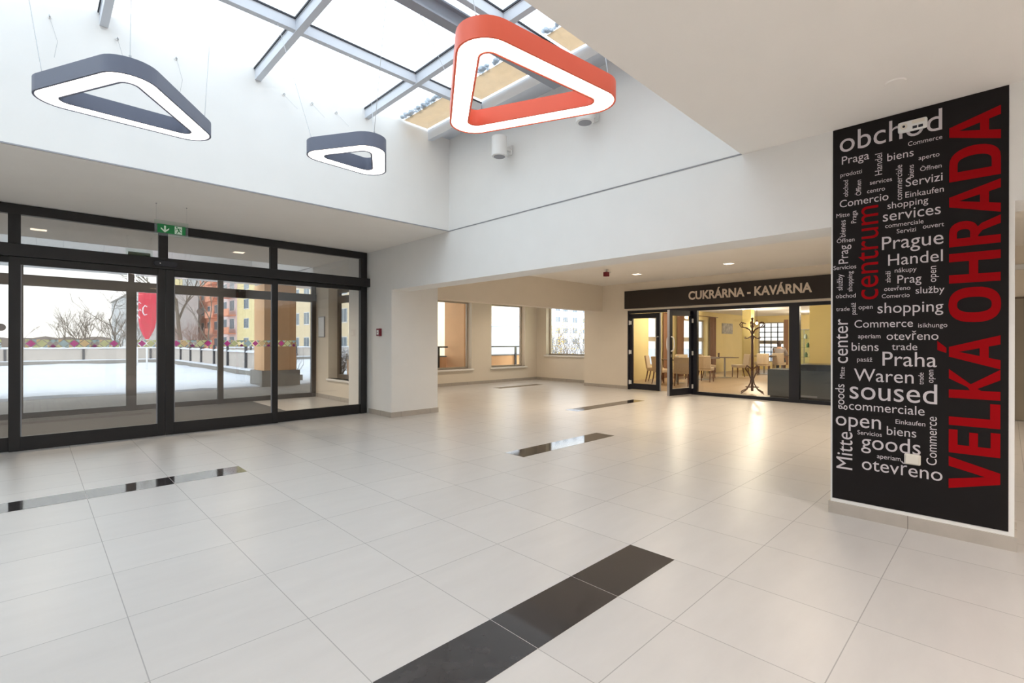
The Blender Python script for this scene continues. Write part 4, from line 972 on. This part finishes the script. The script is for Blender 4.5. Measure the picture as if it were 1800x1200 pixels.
tag(person, 'person in a grey knit jumper seated with the back to the hall', 'person')
sv = [(-0.05, 0, 0.52), (-0.03, 0, 0.72), (0.06, 0, 0.93), (0.11, 0, 1.05)]; se = [(0, 1), (1, 2), (2, 3)]; sr = [(0.17, 0.14), (0.155, 0.125), (0.175, 0.135), (0.115, 0.095)]
for sd in (-1, 1):
    k = len(sv); sv += [(0.10, 0.17*sd, 1.02), (0.26, 0.24*sd, 0.80), (0.39, 0.115*sd, 0.817) if sd < 0 else (0.31, 0.135, 0.98)]; sr += [0.075, 0.06, 0.042]; se += [(3, k), (k, k+1), (k+1, k+2)]
o = skinned('jumper', sv, se, sr, M['sweater'], person)
tv = [(-0.05, 0, 0.56)]; te = []; tr_ = [(0.165, 0.13)]
for sd in (-1, 1):
    k = len(tv); tv += [(0.04, 0.10*sd, 0.535), (0.44, 0.12*sd, 0.53), (0.42, 0.12*sd, 0.12)]; tr_ += [0.098, 0.075, 0.055]; te += [(0, k), (k, k+1), (k+1, k+2)]
skinned('trousers', tv, te, tr_, M['trousers'], person)
b = MB()
for sd in (-1, 1): b.ball((0.49, 0.12*sd, 0.045), 0.13, 0.048, 0.045, 14)
b.build('shoes', M['shoe'], person, smooth=True)
b = MB(); b.ball((0.175, 0.02, 1.26), 0.095, 0.092, 0.095, 16); b.ball((0.12, 0.02, 1.17), 0.06, 0.08, 0.11, 14); b.ball((0.10, 0.0, 1.08), 0.045, 0.07, 0.10, 12); b.build('hair', M['hair'], person, smooth=True)
b = MB(); b.ball((0.285, 0.02, 1.215), 0.018, 0.012, 0.016, 8); b.ball((0.272, 0.052, 1.245), 0.010, 0.012, 0.008, 8, 1); b.ball((0.272, -0.012, 1.245), 0.010, 0.012, 0.008, 8, 1); b.ball((0.268, 0.02, 1.175), 0.010, 0.022, 0.006, 8, 2)
b.build('face', [M['skin'], M['hair'], M['alarm_red']], person, smooth=True)

# ================================================================== OUTSIDE
b = MB(); b.box(-30, 5.04, 11.46, 15.6, -0.12, -0.02); b.box(5.04, 5.7, 8.9, 15.6, -0.12, -0.02); b.box(5.7, 12.65, 11.65, 15.6, -0.12, -0.02)
struct('path_paving', b, M['pavers'], 'grey block paving in front of the entrance', 'paving')
b = MB(); b.box(-120, 160, 9.06, 260, -1.4, -1.0)
struct('ground', b, M['snow'], 'snow covered ground beyond the terrace', 'ground')
rnd = random.Random(3); b = MB(); nx, ny = 120, 60
def snow_edge(x): return 15.25 + 0.10*math.sin(x*1.7) + 0.06*math.sin(x*4.1+1) + 0.05*x*0 - 0.25*math.exp(-((x-4.2)/1.6)**2)
vs = []
for j in range(ny+1):
    for i in range(nx+1):
        x = -40 + 64*i/nx; e = snow_edge(x); fj = (j/ny)**1.6; y = e + (52-e)*fj
        z = 0.0 + 0.035*math.sin(x*1.3+y*0.7)*math.sin(y*1.1-x*0.4) + rnd.uniform(-0.012, 0.012) + 0.02
        if j == 0: z = -0.03
        vs.append((x, y, z))
fs = [(j*(nx+1)+i, j*(nx+1)+i+1, (j+1)*(nx+1)+i+1, (j+1)*(nx+1)+i) for j in range(ny) for i in range(nx)]
b.add(vs, fs)
struct('ground_snow', b, M['snow'], 'trodden snow on the terrace', 'snow', smooth=True)
b = MB(); b.box(-30, 12.65, 11.5, 15.6, 2.96, 3.2)
struct('ceiling_canopy', b, M['white'], 'pale soffit of the canopy over the paving', 'canopy')
t = thing('canopy_pillar', (5.22, 15.55, 0), 'square orange rendered pillar on a grey plinth under the canopy', 'pillar', kind='structure')
b = MB(); b.box(-0.45, 0.45, -0.45, 0.45, 0.44, 2.96); b.build('shaft', M['orange'], t)
b = MB(); b.box(-0.54, 0.54, -0.54, 0.54, -0.03, 0.44); b.build('plinth', M['concrete'], t, bevel=0.01)
# terrace parapets
def parapet(name, x0, y0, x1, y1, label, posts, ztop=0.86, pz=(0.22, 0.95), side=-1):
    dx, dy = x1-x0, y1-y0; ln = math.hypot(dx, dy); ang = math.atan2(dy, dx)
    t = thing(name, (x0, y0, 0), label, 'parapet', rz=ang)
    b = MB(); b.box(0, ln, -0.3, 0.3, -0.1, 0.20); b.build('plinth', M['concrete'], t)
    b = MB(); b.box(0, ln, -0.06, 0.10, 0.20, ztop); b.build('panel', M['panel'], t)
    b = MB(); n = int(ln/0.5); vs = []
    prof = [(-0.13, 0.0), (-0.12, 0.05), (0.0, 0.08), (0.14, 0.05), (0.15, 0.0)]
    for i in range(n+1): vs += [(ln*i/n, p[0], ztop + p[1]*(1+0.25*math.sin(i*1.9)) - 0.002) for p in prof]
    fs = [(i*5+j, i*5+j+1, (i+1)*5+j+1, (i+1)*5+j) for i in range(n) for j in range(4)]; b.add(vs, fs)
    vs = []
    prof = [(-0.31, 0.0), (-0.28, 0.03), (-0.18, 0.045), (-0.06, 0.05)]
    for i in range(n+1): vs += [(ln*i/n, -side*-1*p[0]*-side if False else p[0]*(1 if side < 0 else -1), 0.20 + p[1]*(1+0.2*math.sin(i*1.3)) - 0.002) for p in prof]
    fs = [(i*4+j, i*4+j+1, (i+1)*4+j+1, (i+1)*4+j) for i in range(n) for j in range(3)]; b.add(vs, fs)
    b.build('snow_cap', M['snow'], t, smooth=True)
    for p in posts:
        b = MB(); b.box(p-0.05, p+0.05, (0.11, -0.14)[side < 0], (0.20, -0.06)[side < 0], pz[0], pz[1]); b.build('post', M['rail'], t)
    return t
parapet('terrace_parapet', -30, 36.4, 6.3, 36.4, 'long pale terrace parapet with snow on top, straight ahead of the entrance', [1.5+3.05*i for i in range(12)], pz=(0.2, 0.84))
parapet('terrace_parapet', 6.0, 36.0, 6.0, 16.2, 'side terrace parapet with tall dark posts running to the orange pillar', [36.0-y for y in (34.9, 32.6, 30.2, 27.9, 25.5, 23.3, 20.8, 18.4)], pz=(0.24, 1.12), side=-1)
parapet('terrace_parapet', 8.5, 36.0, 21, 36.0, 'grey terrace parapet seen through the lobby side window', [2, 5, 8, 11])
# terrace outside the window bay
b = MB(); b.box(9.55, 9.95, 11.85, 12.85, -0.02, 2.96)
struct('pillar_orange', b, M['orange'], 'orange rendered pier outside the tall window', 'pillar')
for xa, xz_, lab in ((6.2, 9.5, 'orange terrace balustrade with dark rail left of the orange pier'), (10.0, 14.0, 'orange terrace balustrade with dark rail right of the orange pier')):
    t = thing('balustrade', (xa, 12.7, 0), lab, 'balustrade')
    b = MB(); b.box(0, xz_-xa, 0, 0.14, -0.02, 0.80); b.build('wall', M['orange'], t)
    b = MB(); b.box(0, xz_-xa, -0.02, 0.16, 0.80, 0.84); b.build('coping', M['concrete'], t)
    b = MB(); b.box(0, xz_-xa, -0.09, -0.03, 1.10, 1.145); b.build('hand_rail', M['rail'], t)
    for p in ((0.75, 2.0, 2.95) if xa < 9 else (0.25, 1.25, 2.6)):
        b = MB(); b.box(p-0.035, p+0.035, -0.085, -0.035, 0.30, 1.10); b.box(p-0.035, p+0.035, -0.04, 0.0, 0.40, 0.46); b.build('post', M['rail'], t)
# folded parasol
t = thing('parasol', (3.62, 27.0, 0.02), 'folded red parasol with white print on a white pole', 'parasol')
b = MB(); n = 20; vs = []; prof = [(0.30, 3.55), (0.31, 3.2), (0.30, 2.7), (0.30, 2.2), (0.25, 1.85), (0.14, 1.55), (0.06, 1.36)]
for r, z in prof: vs += [(r*(1+0.16*math.sin(5*2*PI*j/n+z*0.6))*math.cos(2*PI*j/n), r*(1+0.16*math.sin(5*2*PI*j/n+z*0.6))*math.sin(2*PI*j/n), z) for j in range(n)]
fs = [(i*n+j, i*n+(j+1) % n, (i+1)*n+(j+1) % n, (i+1)*n+j) for i in range(len(prof)-1) for j in range(n)] + [tuple(range(n))]
b.add(vs, fs); cl = b.build('folded_canopy', M['parasol'], t, smooth=True)
b = MB(); b.cyl((0, 0, -0.05), (0, 0, 3.7), 0.035, n=12); b.build('pole', M['white_metal'], t)
fr_ = Vector((-0.70, -0.714, 0)); rt = Vector((0.714, -0.70, 0))
def swash(pts, w=0.02):
    b = MB(); b.tube([fr_*0.345*math.cos(p[0]*2.6) + rt*p[0] + Vector((0, 0, p[1])) for p in pts], w, 6); o = b.build('white_print', M['white_metal'], cl, smooth=True); return o
swash([(0.22, 2.78), (0.15, 2.84), (0.08, 2.74), (0.07, 2.55), (0.13, 2.42), (0.22, 2.46)], 0.024)
swash([(-0.26, 2.30), (-0.18, 2.40), (-0.10, 2.36), (-0.06, 2.26)], 0.018); swash([(-0.24, 2.66), (-0.12, 2.60), (-0.05, 2.68), (0.0, 2.6)], 0.018); swash([(-0.2, 2.9), (-0.1, 3.0), (0.0, 2.92)], 0.016)
t = tag(MB().cyl((0, 0, 0), (0, 0, 1.0), 0.045, n=12).build('white_post', M['white_metal']), 'short white post left of the red parasol', 'post'); t.location = (3.75, 31.0, 0.0)
# bare trees and shrubs
def branch(b, p, d, ln, r, lvl, rnd, spread, up):
    k = 3; pts = [Vector(p)]; dd = Vector(d).normalized()
    for i in range(k):
        dd = (dd + Vector((rnd.gauss(0, .12), rnd.gauss(0, .12), rnd.gauss(0, .08)+up))).normalized(); pts.append(pts[-1]+dd*ln/k)
    b.tube(pts, [r*(1-0.45*i/k) for i in range(k+1)], 5 if r > 0.03 else 3)
    if lvl == 0: return
    n = rnd.randint(3, 4)
    for i in range(n):
        f = rnd.uniform(0.45, 1.0); q = pts[0].lerp(pts[-1], f) if f < 0.95 else pts[-1]
        j = min(k-1, int(f*k)); q = pts[j].lerp(pts[j+1], f*k-j) if f < 1 else pts[-1]
        a = Vector((rnd.gauss(0, 1), rnd.gauss(0, 1), rnd.gauss(0, .5))).normalized()
        branch(b, q, (dd + a*spread).normalized(), ln*rnd.uniform(0.55, 0.75), r*0.5, lvl-1, rnd, spread, up)
def tree(x, y, h, r, lvl, seed, label, mat='bark', stems=1, spread=0.75, up=0.05, z=-1.0, name='bare_tree'):
    rnd = random.Random(seed); b = MB()
    for s_ in range(stems):
        a = 2*PI*s_/max(1, stems); t_ = 0.0 if stems == 1 else 0.45
        branch(b, (0.15*math.cos(a)*(stems > 1), 0.15*math.sin(a)*(stems > 1), 0), (t_*math.cos(a), t_*math.sin(a), 1), h*0.42, r, lvl, rnd, spread, up)
    o = tag(b.build(name, M[mat], fix=False), label, 'tree' if name == 'bare_tree' else 'shrub'); o.location = (x, y, z); return o
tree(3.4, 67, 7.0, 0.07, 4, 11, 'bushy bare tree standing against the white sky', stems=9, spread=0.6)
tree(6.0, 59, 6.2, 0.06, 4, 12, 'bushy bare tree in front of the grey block', stems=7, spread=0.6)
tree(-0.8, 85, 6.5, 0.06, 3, 13, 'small faint bare tree at the far left')
tree(9.4, 53.5, 15, 0.22, 5, 14, 'tall bare tree in front of the yellow house end', spread=0.6)
tree(10.4, 46.5, 10, 0.09, 4, 15, 'slender dark bare tree before the orange balconies', spread=0.5)
tree(9.8, 49.5, 5.2, 0.07, 4, 16, 'reddish bare shrub tree before the pale block', 'bark_red', stems=5)
tree(7.4, 74, 12, 0.10, 4, 17, 'bare tree reaching over the grey block', spread=0.8)
rr = random.Random(8)
def shrub(x, y, h, w, n, seed, label, mat, leaf=None, z=-1.0):
    rnd = random.Random(seed); t = thing('shrub', (x, y, z), label, 'shrub')
    b = MB()
    for i in range(n):
        a = rnd.uniform(0, 2*PI); q = rnd.uniform(0, w*0.35); p0 = Vector((q*math.cos(a), q*math.sin(a), 0)); l = h*rnd.uniform(0.6, 1.0)
        d = Vector((math.cos(a)*w/h*rnd.uniform(0.2, 0.9), math.sin(a)*w/h*rnd.uniform(0.2, 0.9), 1)).normalized(); pts = [p0]
        for k in range(3): d = (d+Vector((rnd.gauss(0, .18), rnd.gauss(0, .18), 0))).normalized(); pts.append(pts[-1]+d*l/3)
        b.tube(pts, [0.016, 0.012, 0.008, 0.003], 3)
        for k in range(3):
            p = pts[1].lerp(pts[3], rnd.random()); e = (d+Vector((rnd.gauss(0, .8), rnd.gauss(0, .8), .3))).normalized(); b.tube([p, p+e*l*0.22, p+e*l*0.32+Vector((0, 0, .05))], [0.007, 0.005, 0.002], 3)
    b.build('twigs', M[mat], t, fix=False)
    if leaf:
        b = MB()
        for i in range(n*10):
            a = rnd.uniform(0, 2*PI); q = w*rnd.uniform(0.1, 1.0)**0.6; zz = h*rnd.uniform(0.3, 1.0)
            p = Vector((q*math.cos(a)*0.8, q*math.sin(a)*0.8, zz)); u_ = Vector((rnd.gauss(0, 1), rnd.gauss(0, 1), rnd.gauss(0, 1))).normalized(); v_ = u_.orthogonal().normalized()
            s_ = rnd.uniform(0.03, 0.07); b.add([p-u_*s_, p+v_*s_*.5, p+u_*s_, p-v_*s_*.5], [(0, 1, 2, 3)])
        b.build('foliage', M[leaf], t, fix=False)
for i in range(13):
    x = -14 + i*1.65 + rr.uniform(-.1, .1)
    shrub(x, 38.6, 2.15, 0.45, 14, 40+i, 'low bare shrub peeping over the long parapet', 'hedge')
for o in [o for o in COL.objects if o.get('label') == 'low bare shrub peeping over the long parapet']: o['group'] = 'hedge along the long parapet'
for i, (y, lab) in enumerate(((22.3, 'snowy dark shrub behind the side parapet next to the orange pillar'), (24.6, 'dark shrub behind the side parapet, second from the orange pillar'), (27.2, 'dark shrub behind the side parapet, third from the orange pillar'))): shrub(7.9, y, 2.2, 0.8, 40, 60+i, lab, 'hedge')
shrub(7.4, 16.0, 1.0, 0.5, 46, 70, 'snowy bare bush right of the orange pillar', 'hedge', 'snow', z=0.0)
shrub(8.2, 17.8, 1.1, 0.6, 40, 71, 'bare bush behind the bush right of the orange pillar', 'hedge', 'snow', z=0.0)
for i, (x, y, h, w, lab, lf) in enumerate(((15.9, 13.6, 1.9, 0.6, 'brown twiggy shrub filling the lower left of the single window', None), (17.9, 13.2, 1.9, 0.6, 'brown twiggy shrub filling the lower right of the single window', None), (19.6, 16.8, 3.2, 0.8, 'tall dry yellow shrub left in the single window', 'dry'), (22.6, 16.4, 3.6, 0.9, 'tall dry yellow shrub right in the single window', 'dry'), (24.5, 19.6, 3.6, 1.4, 'dry yellow shrub behind the others in the single window', 'dry'))): shrub(x, y, h, w, 60, 80+i, lab, 'hedge' if not lf else 'bark', lf)

# houses
def facade_window(parent, x, y, z, w, h, ax=-1, name='window'):
    """casement on a facade looking to -x (ax=-1) or to -y (ax=0)"""
    b = MB(); 
    if ax == -1: b.box(x-0.06, x+0.02, y-w/2, y+w/2, z, z+h)
    else: b.box(x-w/2, x+w/2, y-0.06, y+0.02, z, z+h)
    f = b.build(name, M['b_frame'], parent)
    b = MB(); k = 2 if w < 1.9 else 3
    for i in range(k):
        a0, a1 = -w/2 + w*i/k + 0.07, -w/2 + w*(i+1)/k - 0.05
        if ax == -1: b.box(x-0.08, x-0.05, y+a0, y+a1, z+0.1, z+h-0.08)
        else: b.box(x+a0, x+a1, y-0.08, y-0.05, z+0.1, z+h-0.08)
    b.build('pane', M['b_window'], f)
def house(name, c, label): return thing(name, c, label, 'apartment block')
FX = 22.0; FL = 2.8
h1 = house('apartment_block', (FX, 50, -1), 'beige apartment block end with white windows, seen right of the orange pillar')
b = MB(); b.box(0, 12, -14, 1.7, 0, 17.5); b.build('wall', M['b_beige'], h1)
b = MB(); b.box(-0.05, 12, 1.7, 3.6, 0, 17.5); b.build('corner_strip', M['orange'], h1)
b = MB(); b.box(0, 12, 3.6, 14, 0, 17.5); b.build('wall', M['b_beige'], h1)
for fl in range(5):
    for y in (-12.5, -9.6, -6.7, -3.8, -0.9, 5.4, 8.3, 11.5): facade_window(h1, 0, y, 0.9+FL*fl+0.45, 1.5, 1.45)
h2 = house('apartment_block', (FX, 64.2, -1), 'apartment block with yellow, pink and orange balcony bays, left of the orange pillar')
b = MB(); b.box(0, 12, 0, 17.6, 0, 20.5); b.build('wall', M['b_yellow'], h2)
b = MB(); b.box(-0.04, 12, 17.6, 26.5, 0, 20.5); b.build('wall', M['b_pink'], h2)
b = MB(); b.box(0.0, 12, 26.5, 41, 0, 20.5); b.build('wall', M['b_orange'], h2)
for fl in range(6):
    z = 0.9+FL*fl+0.45
    for y in (3.0, 8.0, 13.0): facade_window(h2, 0, y, z, 2.2, 1.5)
    for y in (20.0, 24.0): facade_window(h2, -0.04, y, z, 2.4, 1.7)
    for y in (29.5, 34.0, 38.5): facade_window(h2, 0, y, z, 1.8, 1.5)
    b = MB(); b.box(-1.1, -0.04, 18.0, 22.4, z-0.75, z-0.65); b.box(-1.1, -1.02, 18.0, 22.4, z-0.65, z+0.3); b.build('balcony', M['b_orange'], h2)
    b = MB(); b.box(-1.1, 0, 27.2, 32.0, z-0.75, z-0.65); b.box(-1.1, -1.02, 27.2, 32.0, z-0.65, z+0.3); b.build('balcony', M['b_orange'], h2)
h3 = house('apartment_block', (FX, 105.3, -1), 'pale grey and yellow far part of the apartment row')
b = MB(); b.box(0, 12, 0, 14.5, 0, 20.5); b.build('wall', M['b_grey'], h3)
b = MB(); b.box(-0.06, 12, 14.5, 30, 0, 20.5); b.build('wall', M['b_yellow'], h3)
for fl in range(6):
    for y in (3, 8, 12, 18, 24): facade_window(h3, 0, y, 0.9+FL*fl+0.45, 1.8, 1.5)
h4 = house('apartment_block', (12.5, 99, -1), 'grey flat roofed block behind the bare trees')
b = MB(); b.box(0, 8, 0, 42, 0, 10.8); b.build('wall', M['b_grey'], h4)
b = MB(); b.box(-0.2, 8.2, -0.2, 42.2, 10.8, 11.1); b.build('roof', M['concrete'], h4)
for fl in range(3):
    for y in (4, 10, 16, 22, 28, 34, 39): facade_window(h4, 0, y, 1.2+FL*fl, 1.6, 1.4)
h5 = house('apartment_block', (108, 92, -1), 'white high rise seen through the single window')
b = MB(); b.box(-14, 22, 0, 14, 0, 30); b.build('wall', M['b_white'], h5)
for fl in range(9):
    for x in (-11, -7.5, -4, 1, 4.5, 9, 14): facade_window(h5, x, 0, 1.6+3.2*fl, 2.0, 1.7, 0)
h6 = house('garage', (28, 26, -1), 'low pale garage left of the orange pier'); h6['category'] = 'garage'
b = MB(); b.box(-3, 2.3, 0, 6, 0, 3.5); b.build('wall', M['b_grey'], h6)
b = MB(); b.box(-3.2, 2.5, -0.2, 6.2, 3.5, 3.65); b.build('roof', M['snow'], h6)
b = MB(); vs = []; n = 90; rr = random.Random(2)
for i in range(n+1):
    x = -160+3.2*i; zt = 1.6+rr.uniform(0, 1.6); vs += [(x, 250, -1.2), (x, 250, zt), (x, 256, zt*0.8), (x, 256, -1.2)]
fs = [(i*4+j, i*4+j+1, (i+1)*4+j+1, (i+1)*4+j) for i in range(n) for j in range(3)]
b.add(vs, fs); tag(b.build('treeline', M['hedge'], fix=False), 'low line of trees on the far horizon', 'treeline', None, 'stuff')
